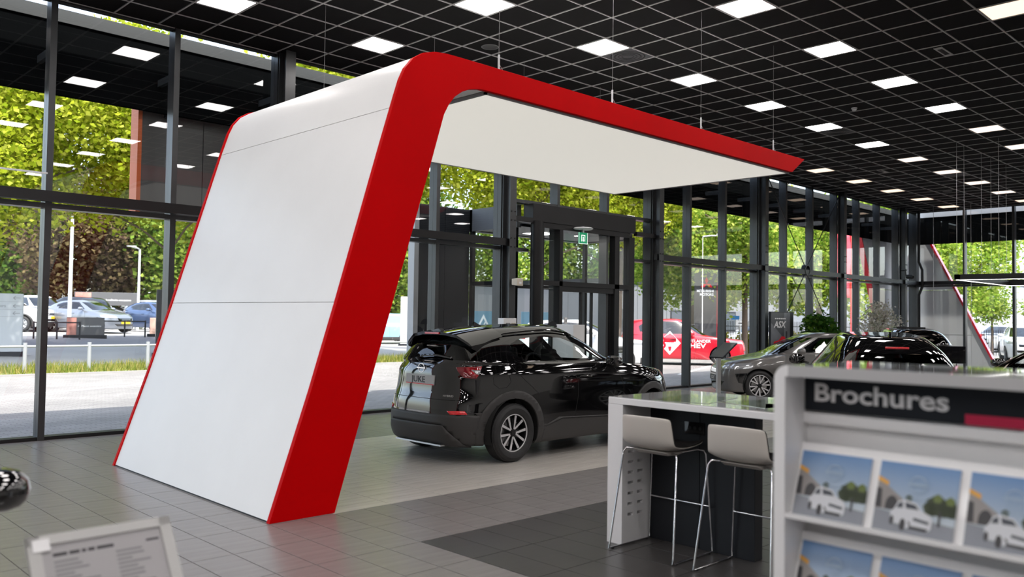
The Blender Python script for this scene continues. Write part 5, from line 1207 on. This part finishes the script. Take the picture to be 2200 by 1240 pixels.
def black_suv():
    p = JUKE; c = Car(p, 72, 5); R = .335
    root = empty('car', (8.205 - 0.0, 7.86, 0), 0, 'glossy black compact SUV with five-spoke wheels under the red and white arch', 'car')
    mats = dict(paint=mat('black_car_paint', (.0035, .0035, .004), .05, spec=.6, coat=1.0), plastic=M['plastic'], gb=M['gloss_black'], dark=M['dark'], glass=CARGLASS, tglass=glass('smoked_rear_glass', (.10, .11, .11), 1.5, 1.6),
                tail=M['tail'], tail_dark=M['tail_dark'], lamp=M['headlamp'], brake=M['brake'])
    S = lambda **k: dict(view='side', **k)
    arch = lambda x, r, n=28: circle(x, .345, r, -25, 205, n)
    regs = [
        S(name='sill_cladding', mat='plastic', poly=[(.9, .15), (.9, .40), (1.3, .40), (1.5, .47), (2.5, .43), (3.1, .40), (3.1, .15)], raise_=0),
        dict(view='rear', name='rear_bumper', mat='plastic', poly=[(-.95, .1), (.95, .1), (.95, .56), (.70, .585), (-.70, .585), (-.95, .56)], xmax=.55),
        S(name='rear_bumper', mat='plastic', poly=[(-.05, .1), (.45, .1), (.45, .47), (.30, .50), (.16, .565), (-.05, .58)]),
        dict(view='front', name='front_bumper', mat='plastic', poly=[(-.95, .1), (.95, .1), (.95, .45), (-.95, .45)], xmin=3.8),
        S(name='wheel_arch_cladding', mat='plastic', poly=arch(.76, .475)), S(name='wheel_arch_cladding', mat='plastic', poly=arch(3.396, .475)),
        S(name='hole', mat='dark', poly=circle(.76, .345, .385, -40, 220, 28)), S(name='hole', mat='dark', poly=circle(3.396, .345, .385, -40, 220, 28)),
        S(name='window_surround', mat='gb', rows=(5, 9), poly=[(1.0, 1.13), (1.6, 1.095), (2.50, 1.115), (2.10, 1.36), (1.84, 1.445), (1.34, 1.46), (1.00, 1.435), (.78, 1.36), (.70, 1.27)]),
        S(name='rear_door_window', mat='glass', rows=(5, 9), poly=[(1.0, 1.16), (1.57, 1.125), (1.36, 1.43), (1.06, 1.405), (.90, 1.35), (.83, 1.27)]),
        S(name='front_door_window', mat='glass', rows=(5, 9), poly=[(1.69, 1.12), (1.47, 1.43), (1.80, 1.415), (2.05, 1.335), (2.38, 1.14)]),
        dict(view='rear', name='rear_window', mat='tglass', rows=(6, 10), xmax=.62, poly=[(-.66, 1.165), (.66, 1.165), (.60, 1.30), (.52, 1.43), (-.52, 1.43), (-.60, 1.30)]),
        dict(view='front', name='windscreen', mat='glass', rows=(7, 9), xmin=1.95, poly=[(-.66, 1.10), (.66, 1.10), (.545, 1.445), (-.545, 1.445)]),
        dict(view='rear', name='number_plate_recess', mat='gb', xmax=.5, poly=[(-.27, 1.00), (.27, 1.00), (.30, .93), (.24, .815), (.14, .79), (-.14, .79), (-.24, .815), (-.30, .93)]),
    ]
    for nm_, mt_, q0, rz_ in (('tail_lamp', 'tail_dark', [(.50, 1.085), (.70, 1.10), (.97, 1.125), (.97, .955), (.80, .945), (.60, .975)], .006),
                         ('tail_lamp_reflector', 'tail', [(.58, 1.088), (.97, 1.108), (.97, .975), (.78, .965), (.66, .985)], .007),
                         ('tail_lamp_lens', 'lamp', [(.64, 1.055), (.84, 1.055), (.82, 1.005), (.70, 1.005)], .008)):
        for sg in (1, -1):
            regs.append(dict(view='rear', name=nm_, mat=mt_, xmax=.75, raise_=rz_, poly=[(sg * a, b) for a, b in (q0 if sg == 1 else q0[::-1])]))
    regs.append(S(name='body', mat='paint', ymin=.6, poly=[(.48, 1.2), (1.0, 1.2), (1.0, .9), (.27, .9)]))
    for sg in (1, -1):
        q = [(.40, .78), (.78, .80), (.76, .70), (.50, .68)]
        regs.append(dict(view='front', name='headlamp', mat='lamp', xmin=3.7, poly=[(sg * a, b) for a, b in (q if sg == 1 else q[::-1])]))
    regs.append(dict(view='rear', name='diffuser', mat='plastic', xmax=.4, raise_=.035, poly=[(-.46, .44), (.46, .44), (.60, .28), (.66, .16), (-.66, .16), (-.60, .28)]))
    regs.append(dict(view='rear', name='bumper_insert', mat='gb', xmax=.4, poly=[(-.74, .555), (.74, .555), (.70, .61), (-.70, .61)]))
    for sg in (1, -1):
        q = [(.50, .600), (.66, .605), (.68, .565), (.54, .560)]
        regs.append(dict(view='rear', name='reflector', mat='brake', xmax=.5, raise_=.012, poly=[(sg * a, b) for a, b in (q if sg == 1 else q[::-1])]))
    for g in regs: g['raise'] = g.pop('raise_', 0)
    for g in regs:
        if g['name'] in ('wheel_arch_cladding', 'rear_bumper', 'sill_cladding'): g['raise'] = .014
    c.finish(root, mats, regs)
    ox = -p['L'] / 2
    # seams
    sm = MB()
    c.strip(sm, 'side', [(1.69, 1.10), (1.76, 1.02), (1.84, .90), (1.845, .72), (1.80, .50), (1.80, .44)])
    c.strip(sm, 'side', [(.74, 1.16), (.80, 1.05), (.93, .93), (1.05, .84), (1.16, .75)])
    c.strip(sm, 'side', [(2.50, 1.10), (2.64, .98), (2.74, .80), (2.74, .60), (2.68, .44)])
    c.strip(sm, 'side', [(.50, 1.47), (.40, 1.28), (.36, 1.17), (.42, 1.112)])
    c.strip(sm, 'side', [(.52, 1.01), (.62, 1.03), (.70, 1.0), (.72, .92), (.66, .86), (.56, .85), (.50, .90), (.50, .97), (.52, 1.01)], sides=(-1,))
    c.strip(sm, 'rear', [(-.70, .76), (-.60, .72), (.60, .72), (.70, .76)])
    o = sm.build('panel_gap', M['dark'], root, recalc=False); o.location = (ox, 0, 0)
    ch = MB()
    c.strip(ch, 'side', [(.40, 1.165), (.72, 1.22), (.98, 1.12), (1.3, 1.06)], width=.006, off=.003)
    c.strip(ch, 'side', [(1.25, .38), (1.55, .455), (2.5, .42)], width=.012, off=.02)
    o = ch.build('chrome_line', M['gloss_black'], root, recalc=False); o.location = (ox, 0, 0)
    # spoiler: continues the roof line and drops to a lip
    b = MB(); vs = []; ys = [-.60, -.56, -.40, -.2, 0, .2, .40, .56, .60]; xs = [.80, .60, .46, .34, .22]
    for y in ys:
        e = (abs(y) / .60) ** 2.5; top = []
        for i, x in enumerate(xs):
            h = c.pos('top', max(x, .62), y * .93, .004); zz = h.z - (max(x, .62) - x) * .13 - (.02 * e if i > 1 else 0)
            top.append((ox + x + .10 * e * (i / 4), y, zz))
        vs += top + [(top[-1][0] + .012, y, top[-1][2] - .035), (top[-2][0], y, top[-2][2] - .060 - .02 * e), (top[1][0], y * .98, top[1][2] - .05)]
    n = 8; fs = [(i * n + k, i * n + (k + 1) % n, (i + 1) * n + (k + 1) % n, (i + 1) * n + k) for i in range(len(ys) - 1) for k in range(n)] + [tuple(range(n)), tuple(range((len(ys) - 1) * n, len(ys) * n))]
    b.add(vs, fs); sp = b.build('spoiler', mats['paint'], root, smooth=True, angle=50)
    q = vs[4 * n + 4]
    b = MB(); b.box(q[0] - .006, -.13, q[2] - .030, q[0] + .03, .13, q[2] - .008); b.build('high_brake_lamp', M['brake'], sp, bevel=.004)
    # number plate
    px = c.pos('rear', 0, .93).x - .012
    b = MB(); b.box(px, -.26, .872, px + .03, .26, .985); pl = b.build('number_plate', M['plate_grey'], root, bevel=.004)
    b = MB(); b.box(px - .0015, -.26, .872, px, .26, .883); b.build('red_strip', M['red_bright'], pl)
    text_obj('lettering', 'JUKE', .10, M['ink'], pl, (px - .0015, .15, .897), (0, -1, 0), (0, 0, 1), sx=1.2, offset=.001)
    q = c.pos('rear', .66, .80, .003); q2 = c.pos('rear', .50, .80, .003)
    text_obj('badge', 'JUKE', .05, M['chrome'], root, q, (q2 - q), (0, 0, 1), sx=1.2, extrude=.003)
    q = c.pos('rear', -.42, .755, .003); q2 = c.pos('rear', -.55, .755, .003)
    text_obj('badge', 'HYBRID', .032, M['chrome'], root, q, (q2 - q), (0, 0, 1), sx=1.2, extrude=.003)
    q = c.pos('rear', 0, 1.06).x
    b = MB(); b.tube([(q - .008, .058 * math.cos(t), 1.06 + .05 * math.sin(t)) for t in np.linspace(0, 2 * PI, 24, endpoint=False)], .006, 6, True); b.box(q - .016, -.078, 1.053, q, .078, 1.067)
    b.build('emblem', M['chrome'], root)
    W_ = lambda y, z, o=.02: tuple(c.pos('rear', y, z, o))
    b = MB(); b.tube([W_(.14, 1.17), W_(.02, 1.19, .035), W_(-.2, 1.20, .035), W_(-.42, 1.18, .02)], .013, 8); b.cyl(W_(.13, 1.165, .0), W_(.13, 1.175, .05), .03, 12); b.build('rear_wiper', M['gloss_black'], root, smooth=True)
    q = c.pos('top', .95, 0)
    b = MB(); b.prism([(q.x - .09, q.z - .01), (q.x + .07, q.z - .005), (q.x - .02, q.z + .03), (q.x - .075, q.z + .055)], 1, -.018, .018); b.build('aerial_fin', mats['paint'], root, bevel=.006)
    b = MB(); b.box(ox + .03, -.42, .195, ox + .10, .42, .212); b.build('metal_trim', M['alu'], root)
    for sg in (1, -1):
        h = c.pos('side', 2.0, .945, 0, sg)
        b = MB(); b.tube([(h.x - .11, h.y - sg * .005, .94), (h.x - .05, h.y + sg * .025, .948), (h.x + .05, h.y + sg * .025, .948), (h.x + .11, h.y - sg * .005, .94)], .012, 8); b.build('door_handle', mats['paint'], root, smooth=True)
        b = MB(); b.tube([c.pos('top', x, sg * .55, o) for x, o in ((.75, 0), (.85, .025), (1.2, .035), (1.6, .035), (1.95, .025), (2.05, 0))], .012, 8); b.build('roof_rail', mats['paint'], root, smooth=True)
    mirror_parts(root, p, 2.40, 1.12, mats['paint'])
    for y in (.36, -.36): seat_parts(root, 2.0 + ox, y, .40); seat_parts(root, 1.15 + ox, y, .42)
    b = MB(); b.box(ox + 2.45, -.68, .7, ox + 2.9, .68, 1.03); b.build('dashboard', M['interior'], root, bevel=.05)
    b = MB(); b.tube([(ox + 2.36 - .06 * math.sin(t), .36 + .18 * math.cos(t), 1.0 + .17 * math.sin(t)) for t in np.linspace(0, 2 * PI, 24, endpoint=False)], .014, 8, True); b.build('steering_wheel', M['interior'], root)
    b = MB(); b.box(ox + .3, -.72, .30, ox + 3.3, .72, .36); b.box(ox + .3, -.72, .30, ox + .5, .72, .95); b.box(ox + .9, -.74, .3, ox + 3.1, -.72, 1.02); b.box(ox + .9, .72, .3, ox + 3.1, .74, 1.02); b.build('cabin_floor', M['interior'], root)
    liner(root, p, R); add_wheels(root, p, wheel_parts(R, .215, .218, 5, 'v'), R)
    return root
HATCH = dict(L=4.05, W=1.75, H=1.45, zb=.17, belt=.98, hood=.93, nose=.74, cowl=2.95, hdr=2.20, rr=.45, rb=.12, tail=1.02, ra=.76, fa=3.28, arch=.345, tum=.36, slope=.07, R=.315)
SUV = dict(L=4.55, W=1.84, H=1.66, zb=.22, belt=1.12, hood=1.08, nose=.92, cowl=3.25, hdr=2.45, rr=.40, rb=.12, tail=1.12, ra=.92, fa=3.62, arch=.385, tum=.30, slope=.05, R=.345)
SALOON = dict(L=4.35, W=1.79, H=1.47, zb=.17, belt=1.0, hood=.95, nose=.74, cowl=3.05, hdr=2.25, rr=.55, rb=.12, tail=1.03, ra=.82, fa=3.50, arch=.35, tum=.38, slope=.10, R=.32)
VAN = dict(L=4.50, W=1.86, H=1.83, zb=.20, belt=1.16, hood=1.15, nose=.95, cowl=3.70, hdr=2.95, rr=.10, rb=.03, tail=1.16, ra=.85, fa=3.60, arch=.36, tum=.14, slope=.02, R=.33)
def any_car(name, label, spec, paint, loc, rz, cat='car', group=None, gl=None, cladding=False, plate=None, plate_text=None, ncol=40, sub=3, wheels=None, roof=None, door_trim=False, windows=True, hi=False, seats=False, led=False):
    p = spec; L, W, H, belt = p['L'], p['W'], p['H'], p['belt']; c = Car(p, ncol, sub); R = p['R']; gl = gl or CARGLASS_O
    root = empty(name, loc, rz, label, cat, group); hw = W / 2
    mats = dict(paint=paint, plastic=M['plastic'], gb=M['gloss_black'], dark=M['dark'], glass=gl, tail=M['tail'], lamp=M['headlamp'], brake=M['brake'], roof=roof or paint)
    S = lambda **k: dict(view='side', **k)
    ra, fa, ar = p['ra'], p['fa'], p['arch']; cw, hd, rr, rb = p['cowl'], p['hdr'], p['rr'], p['rb']
    zt = H - .125; bz = belt + .035; mid = (cw + rr) / 2 * .98
    regs = []
    if cladding:
        regs += [S(name='sill_cladding', mat='plastic', raise_=.01, poly=[(ra + .2, .1), (ra + .2, .42), (fa - .2, .42), (fa - .2, .1)]),
                 S(name='wheel_arch_cladding', mat='plastic', raise_=.012, poly=circle(ra, R, ar + .07, -25, 205, 20)), S(name='wheel_arch_cladding', mat='plastic', raise_=.012, poly=circle(fa, R, ar + .07, -25, 205, 20)),
                 dict(view='rear', name='rear_bumper', mat='plastic', xmax=.4, poly=[(-hw, .1), (hw, .1), (hw, .5), (-hw, .5)]), dict(view='front', name='front_bumper', mat='plastic', xmin=L - .35, poly=[(-hw, .1), (hw, .1), (hw, .42), (-hw, .42)])]
    regs += [S(name='hole', mat='dark', poly=circle(ra, R + .01, ar, -40, 220, 22)), S(name='hole', mat='dark', poly=circle(fa, R + .01, ar, -40, 220, 22))]
    fr = cw - .48; ft = hd - .24; re = rr + .62; van = spec is VAN
    side = [(re - .20, bz + .03), (mid, bz), (fr, bz), (ft, zt), (mid - .1, zt + .02), (re, zt - .02), (re - .26, (bz + zt) / 2 + .05)]
    if van: side = [(mid + .45, bz), (fr + .1, bz), (ft + .05, zt - .06), (mid + .45, zt - .06)]
    regs.append(S(name='window_surround', mat='gb', rows=(6, 9), poly=side))
    q = .035
    if van: regs.append(S(name='front_door_window', mat='glass', rows=(6, 9), poly=[(mid + .5, bz + .03), (fr - .02, bz + .03), (ft, zt - .1), (mid + .5, zt - .1)]))
    else:
        regs += [S(name='front_door_window', mat='glass', rows=(6, 9), poly=[(mid + .06, bz + .025), (fr - .12, bz + .025), (ft - .06, zt - .03), (mid - .04, zt - .01)]),
                 S(name='rear_door_window', mat='glass', rows=(6, 9), poly=[(re - .12, bz + .05), (mid - .05, bz + .025), (mid - .14, zt - .01), (re + .02, zt - .045), (re - .17, (bz + zt) / 2 + .05)])]
    wt = hw * (.87 - p['tum'] * .72)
    regs.append(dict(view='front', name='windscreen', mat='glass', rows=(7, 9), xmin=hd - .25, poly=[(-hw * .74, p['hood'] + .045), (hw * .74, p['hood'] + .045), (wt * .93, zt + .0), (-wt * .93, zt + .0)]))
    tb = p['tail'] + .05
    regs.append(dict(view='rear', name='rear_window', mat='glass', rows=(6, 10), xmax=rr + .25, poly=[(-hw * .74, tb), (hw * .74, tb), (wt * .86, H - .20 - p['slope']), (-wt * .86, H - .20 - p['slope'])]))
    n = p['nose']; t = p['tail']
    for sg in (1, -1):
        f = lambda pts: [(sg * a * hw, b) for a, b in (pts if sg == 1 else pts[::-1])]
        regs.append(dict(view='rear', name='tail_lamp', mat='tail', xmax=.55, poly=f([(.62, t - .03), (1.1, t - .02), (1.1, t - .17), (.66, t - .16)])))
        regs.append(dict(view='front', name='headlamp', mat='lamp', xmin=L - .62, poly=f([(.50, n - .03), (.80, n + .03), (1.1, n + .07), (1.1, n - .02), (.85, n - .09), (.52, n - .10)])))
        if led: regs.append(dict(view='front', name='running_lamp', mat='gb', xmin=L - .5, poly=f([(.80, n - .19), (.93, n - .17), (.90, n - .40), (.83, n - .38)])))
    regs.append(S(name='body', mat='paint', ymin=.5, poly=[(.42, t + .1), (1.0, t + .1), (1.0, t - .4), (.30, t - .4)]))
    regs.append(dict(view='front', name='grille', mat='gb', xmin=L - .4, poly=[(-.48 * hw, n - .10), (.48 * hw, n - .10), (.44 * hw, n - .21), (-.44 * hw, n - .21)]))
    regs.append(dict(view='front', name='air_intake', mat='gb', xmin=L - .4, poly=[(-.62 * hw, n - .36), (.62 * hw, n - .36), (.50 * hw, n - .46), (-.50 * hw, n - .46)]))
    for g in regs: g['raise'] = g.pop('raise_', 0)
    c.finish(root, mats, regs); ox = -L / 2
    sm = MB()
    c.strip(sm, 'side', [(mid, bz), (mid + .02, belt - .2), (mid + .0, .6), (mid - .03, .40)], width=.008)
    c.strip(sm, 'side', [(fr + .04, bz - .03), (fr + .14, belt - .2), (fr + .12, .6), (fr + .05, .4)], width=.008)
    c.strip(sm, 'side', [(re - .15, bz), (re - .02, belt - .2), (ra + .30, belt - .32), (ra + .40, R + .2)], width=.008)
    if hi: c.strip(sm, 'top', [(fr + .25, hw * .76), (L - .45, hw * .70), (L - .28, hw * .4), (L - .22, 0), (L - .28, -hw * .4), (L - .45, -hw * .70), (fr + .25, -hw * .76)], width=.007)
    o = sm.build('panel_gap', M['dark'], root, recalc=False); o.location = (ox, 0, 0)
    for sg in (1, -1):
        for x in (mid + .25, re + .15):
            if van and x < mid: continue
            h = c.pos('side', x, belt - .14, 0, sg)
            b = MB(); b.bar((h.x - .09, h.y + sg * .015, h.z), (h.x + .09, h.y + sg * .015, h.z), .02, .025); b.build('door_handle', paint, root, bevel=.006)
    for vw, x, pt in (('front', n - .30, plate), ('rear', t - .28, plate)):
        if pt is None: continue
        h = c.pos(vw, 0, x, .004); sx = 1 if vw == 'front' else -1
        b = MB(); b.box(h.x, -.26, h.z - .055, h.x + sx * .014, .26, h.z + .055); pl = b.build('number_plate', pt, root, bevel=.003)
        if plate_text and vw == 'front': text_obj('lettering', plate_text, .095, M['white_ink'] if pt is not M['plate_grey'] else M['ink'], pl, (h.x + .0145, -.15, h.z - .035), (0, 1, 0), (0, 0, 1), sx=1.2)
    if hi:
        h = c.pos('rear', 0, H - .20, .0); b = MB(); b.box(h.x - .02, -.14, h.z - .012, h.x + .02, .14, h.z + .012); b.build('high_brake_lamp', M['brake'], root, bevel=.004)
        h = c.pos('top', rr + .40, 0); b = MB(); b.prism([(h.x - .08, h.z - .01), (h.x + .07, h.z - .005), (h.x - .02, h.z + .03), (h.x - .065, h.z + .055)], 1, -.016, .016); b.build('aerial_fin', paint, root, bevel=.006)
    mirror_parts(root, p, fr - .06, belt + .06, paint)
    if seats:
        for y in (.36, -.36): seat_parts(root, mid + .30 + ox, y, .30, 'interior_grey' if seats == 2 else 'interior'); seat_parts(root, mid - .65 + ox, y, .32)
        b = MB(); b.box(fr + ox, -hw + .22, .6, fr + .45 + ox, hw - .22, belt - .06); b.box(.5 + ox, -hw + .2, .24, fr + ox, hw - .2, .30); b.build('dashboard', M['interior'], root, bevel=.03)
        b = MB(); b.tube([(ox + fr - .14 - .06 * math.sin(t_), .36 + .18 * math.cos(t_), belt - .06 + .17 * math.sin(t_)) for t_ in np.linspace(0, 2 * PI, 20, endpoint=False)], .014, 6, True); b.build('steering_wheel', M['interior'], root)
    else:
        b = MB(); b.box(rr + .3 + ox, -hw * .62, .4, fr - .1 + ox, hw * .62, belt - .05); b.build('cabin', M['interior'], root)
    liner(root, p, R); add_wheels(root, p, wheels or WHEEL_FAR, R)
    root['body_length'] = L
    return root, c
WHEEL_FAR = None
# ------------------------------------------------------------------ cars placed
MIRX, MIRY = .815, 3.38
WHEEL_FAR = wheel_parts(.33, .20, .215, 5, 's')
bp = MATS.get('black_car_paint') or mat('black_car_paint', (.0035, .0035, .004), .05, spec=.6, coat=1.0)
black_suv(); bp = MATS['black_car_paint']
wh = wheel_parts(.315, .20, .225, 6, 'v')
any_car('car', 'grey hatchback with clear windscreen parked behind the high table', HATCH, mat('grey_metallic_paint', (.14, .135, .13), .3, .35, coat=1.0, noise=.03), (17.55, 8.82, 0), math.radians(136), gl=CARGLASS, plate=M['charcoal'], plate_text='COLT', ncol=64, sub=4, wheels=wh, hi=True, seats=True, led=True)
any_car('car', 'glossy black hatchback seen from behind, over the brochure rack', HATCH | dict(H=1.55, L=4.25, W=1.84, belt=1.04, hood=1.0), bp, (12.35, 5.22, 0), math.radians(33), gl=CARGLASS_T, ncol=64, sub=4, wheels=wh, hi=True, seats=True)
c3 = any_car('car', 'black car with sunroof and oval white sticker further back', SUV | dict(H=1.56, L=4.3), bp, (23.9, 9.15, 0), math.radians(33), gl=CARGLASS_T, ncol=48, sub=4, wheels=wh, seats=True)
any_car('car', 'black car with pale interior at the right edge', HATCH | dict(H=1.47, L=4.2), bp, (15.1, 3.4, 0), math.radians(150), gl=CARGLASS, ncol=64, sub=4, wheels=wh, hi=True, seats=2)
any_car('car', 'black car just outside the left edge, only its wing mirror in view', HATCH, bp, (MIRX - .99, MIRY + .36, 0), -PI / 2, gl=CARGLASS_T, ncol=48, sub=4, wheels=wh, hi=True)
b = MB(); N_ = [(.12 * math.cos(a), .055 * math.sin(a)) for a in np.linspace(0, 2 * PI, 20, endpoint=False)]
vs = [c3[1].pos('rear', .28 + u, 1.33 + v, .006) for u, v in N_]; b.add(vs, [tuple(range(20))]); b.build('oval_sticker', M['white_ink'], c3[0], recalc=False)
q = c3[1].pos('top', 2.0, 0); MB().box(q.x - .5, -.36, q.z - .02, q.x + .4, .36, q.z + .012).build('sunroof', M['gloss_black'], c3[0], bevel=.008)
# price board in the windscreen area beside the grey car
t = empty('grey_display_panel', (14.35, 7.33, 0), -.8, 'small grey panel standing in front of the grey hatchback door', 'panel'); MB().box(-.26, -.012, .82, .26, .012, 1.08).build('panel', mat('mid_grey_panel', (.20, .195, .19), .5), t); MB().box(-.02, -.02, .012, .02, .02, .82).build('post', M['alu'], t); MB().box(-.15, -.15, 0, .15, .15, .012).build('foot', M['alu'], t); b = MB(); b.cyl((0, -.02, .88), (0, -.012, .88), .012, 10); b.build('knob', M['white'], t)
P_ = lambda n, c, **k: mat(n, c, .25, .4, coat=1.0, **k)
grey, silver, white, blue, dk = P_('outdoor_grey_paint', (.22, .24, .28)), P_('outdoor_silver_paint', (.50, .52, .55)), mat('outdoor_white_paint', (.72, .73, .74), .3, coat=1.0), P_('outdoor_blue_paint', (.06, .10, .20)), P_('outdoor_black_paint', (.02, .022, .026))
D = math.radians
def lot(x, y, rz, spec, paint, label, clad=False, plate=M['plate_y'], **k): return any_car('car', label, spec, paint, (x, y, GZ(x, y)), D(rz), group='cars in the outdoor lot', cladding=clad, plate=plate, ncol=34, sub=3, **k)
lot(12.95, 40.6, -62, HATCH, grey, 'grey blue hatchback facing the showroom beside the low banner')
lot(13.6, 45.6, 118, SUV, dk, 'dark car seen from behind with red tail lamps in the outdoor lot', True)
lot(9.9, 42.6, -40, SUV, white, 'white crossover in the outdoor lot, left of the first mullion', True)
lot(11.9, 44.2, -78, SUV, white, 'white car with yellow plate facing the showroom behind the mullion')
lot(16.6, 42.0, -72, HATCH, blue, 'dark blue hatchback right of the grey blue one')
lot(15.7, 49.5, -70, SUV, white, 'white car second row of the lot behind the flagpole'); lot(19.0, 48.6, -75, SUV, silver, 'silver car second row of the lot, right of the long banner'); lot(21.8, 49.0, -80, HATCH, dk, 'black car second row of the lot at the right end'); lot(12.3, 50.5, -80, HATCH, silver, 'silver car second row of the lot at the left end'); lot(17.6, 53, -70, SUV, dk, 'dark car third row of the lot')
# red car with lettering
rc, cc = any_car('car', 'bright red crossover with white diamond sticker parked outside the glass', SUV | dict(L=4.71, H=1.74, fa=3.76, ra=1.05), mat('outdoor_red_paint', (.62, .012, .03), .22, coat=1.0), (27.25, 18.75, -.02), D(-55), group=None, plate=None, ncol=56, sub=4, cladding=False, gl=CARGLASS_O)
b = MB(); S_ = -1
def sidepoly(mb, poly, off, m=0):   # polygon in (x along car from rear, z) laid on the right flank
    vs = [cc.pos('side', x, z, off, -1) for x, z in poly]; mb.add(vs, [tuple(range(len(vs)))], m)
for (x, z, s) in ((1.93, .82, .44),):
    n = 5
    for sx in (-1, 1):
        for i in range(n):
            a0, a1 = i / n, (i + 1) / n; sidepoly(b, [(x + sx * s * .92 * (1 - a0), z), (x + sx * s * .92 * (1 - a1), z), (x + sx * s * .92 * (1 - a1), z + s * a1), (x + sx * s * .92 * (1 - a0), z + s * a0)], .006); sidepoly(b, [(x + sx * s * .92 * (1 - a0), z), (x + sx * s * .92 * (1 - a1), z), (x + sx * s * .92 * (1 - a1), z - s * a1), (x + sx * s * .92 * (1 - a0), z - s * a0)], .006)
b.build('diamond_sticker', M['white_ink'], rc, recalc=False)
def car_text(txt, size, mt, x, z, **k):
    q = cc.pos('side', x, z, .012, -1); me = text_me(txt, size, mt, extrude=.001, **k); o = mobj('lettering', me, rc)
    for v in me.vertices: pass
    q2 = cc.pos('side', x + .6, z, .012, -1); X_ = (q2 - q).normalized(); Z_ = Vector((0, 0, 1)); N_ = X_.cross(Z_)
    o.matrix_local = Matrix(((X_.x, Z_.x, N_.x, q.x), (X_.y, Z_.y, N_.y, q.y), (X_.z, Z_.z, N_.z, q.z), (0, 0, 0, 1)))
car_text('8', .60, M['red_bright'], 1.50, .62, offset=.012); car_text('JAAR', .11, M['ink'], 1.93, .92); car_text('GARANTIE', .085, M['ink'], 1.91, .80)
car_text('OUTLANDER', .15, M['white_ink'], 2.48, .86, offset=.003, sx=1.05); car_text('PHEV', .24, M['white_ink'], 2.48, .66, offset=.006, sx=1.35)
any_car('car', 'white crossover nose outside behind the entrance frame', SUV, white, (22.1, 19.2, -.02), D(-55), ncol=44, sub=3, gl=CARGLASS_O, cladding=True)
vn, vc = any_car('van', 'light blue delivery van outside right of the arch leg', VAN, mat('light_blue_paint', (.25, .45, .66), .3, coat=1.0), (29.9, 42.2, 0), D(158), cat='van', ncol=44, sub=3, plate=M['plate_y'], gl=CARGLASS_O, cladding=True)
any_car('car', 'white car beyond the right glass wall', SUV, white, (43.5, 11.4, 0), D(200), ncol=40, sub=3)
lot(58.5, 16.8, 170, SUV, silver, 'silver car behind the fence beyond the right glass wall', plate=None); lot(60.5, 12.5, 175, HATCH, white, 'white car behind the fence beyond the right glass wall', plate=None); lot(46.0, 26.5, 160, HATCH, white, 'white car behind the spiked fence at the far end', plate=None)
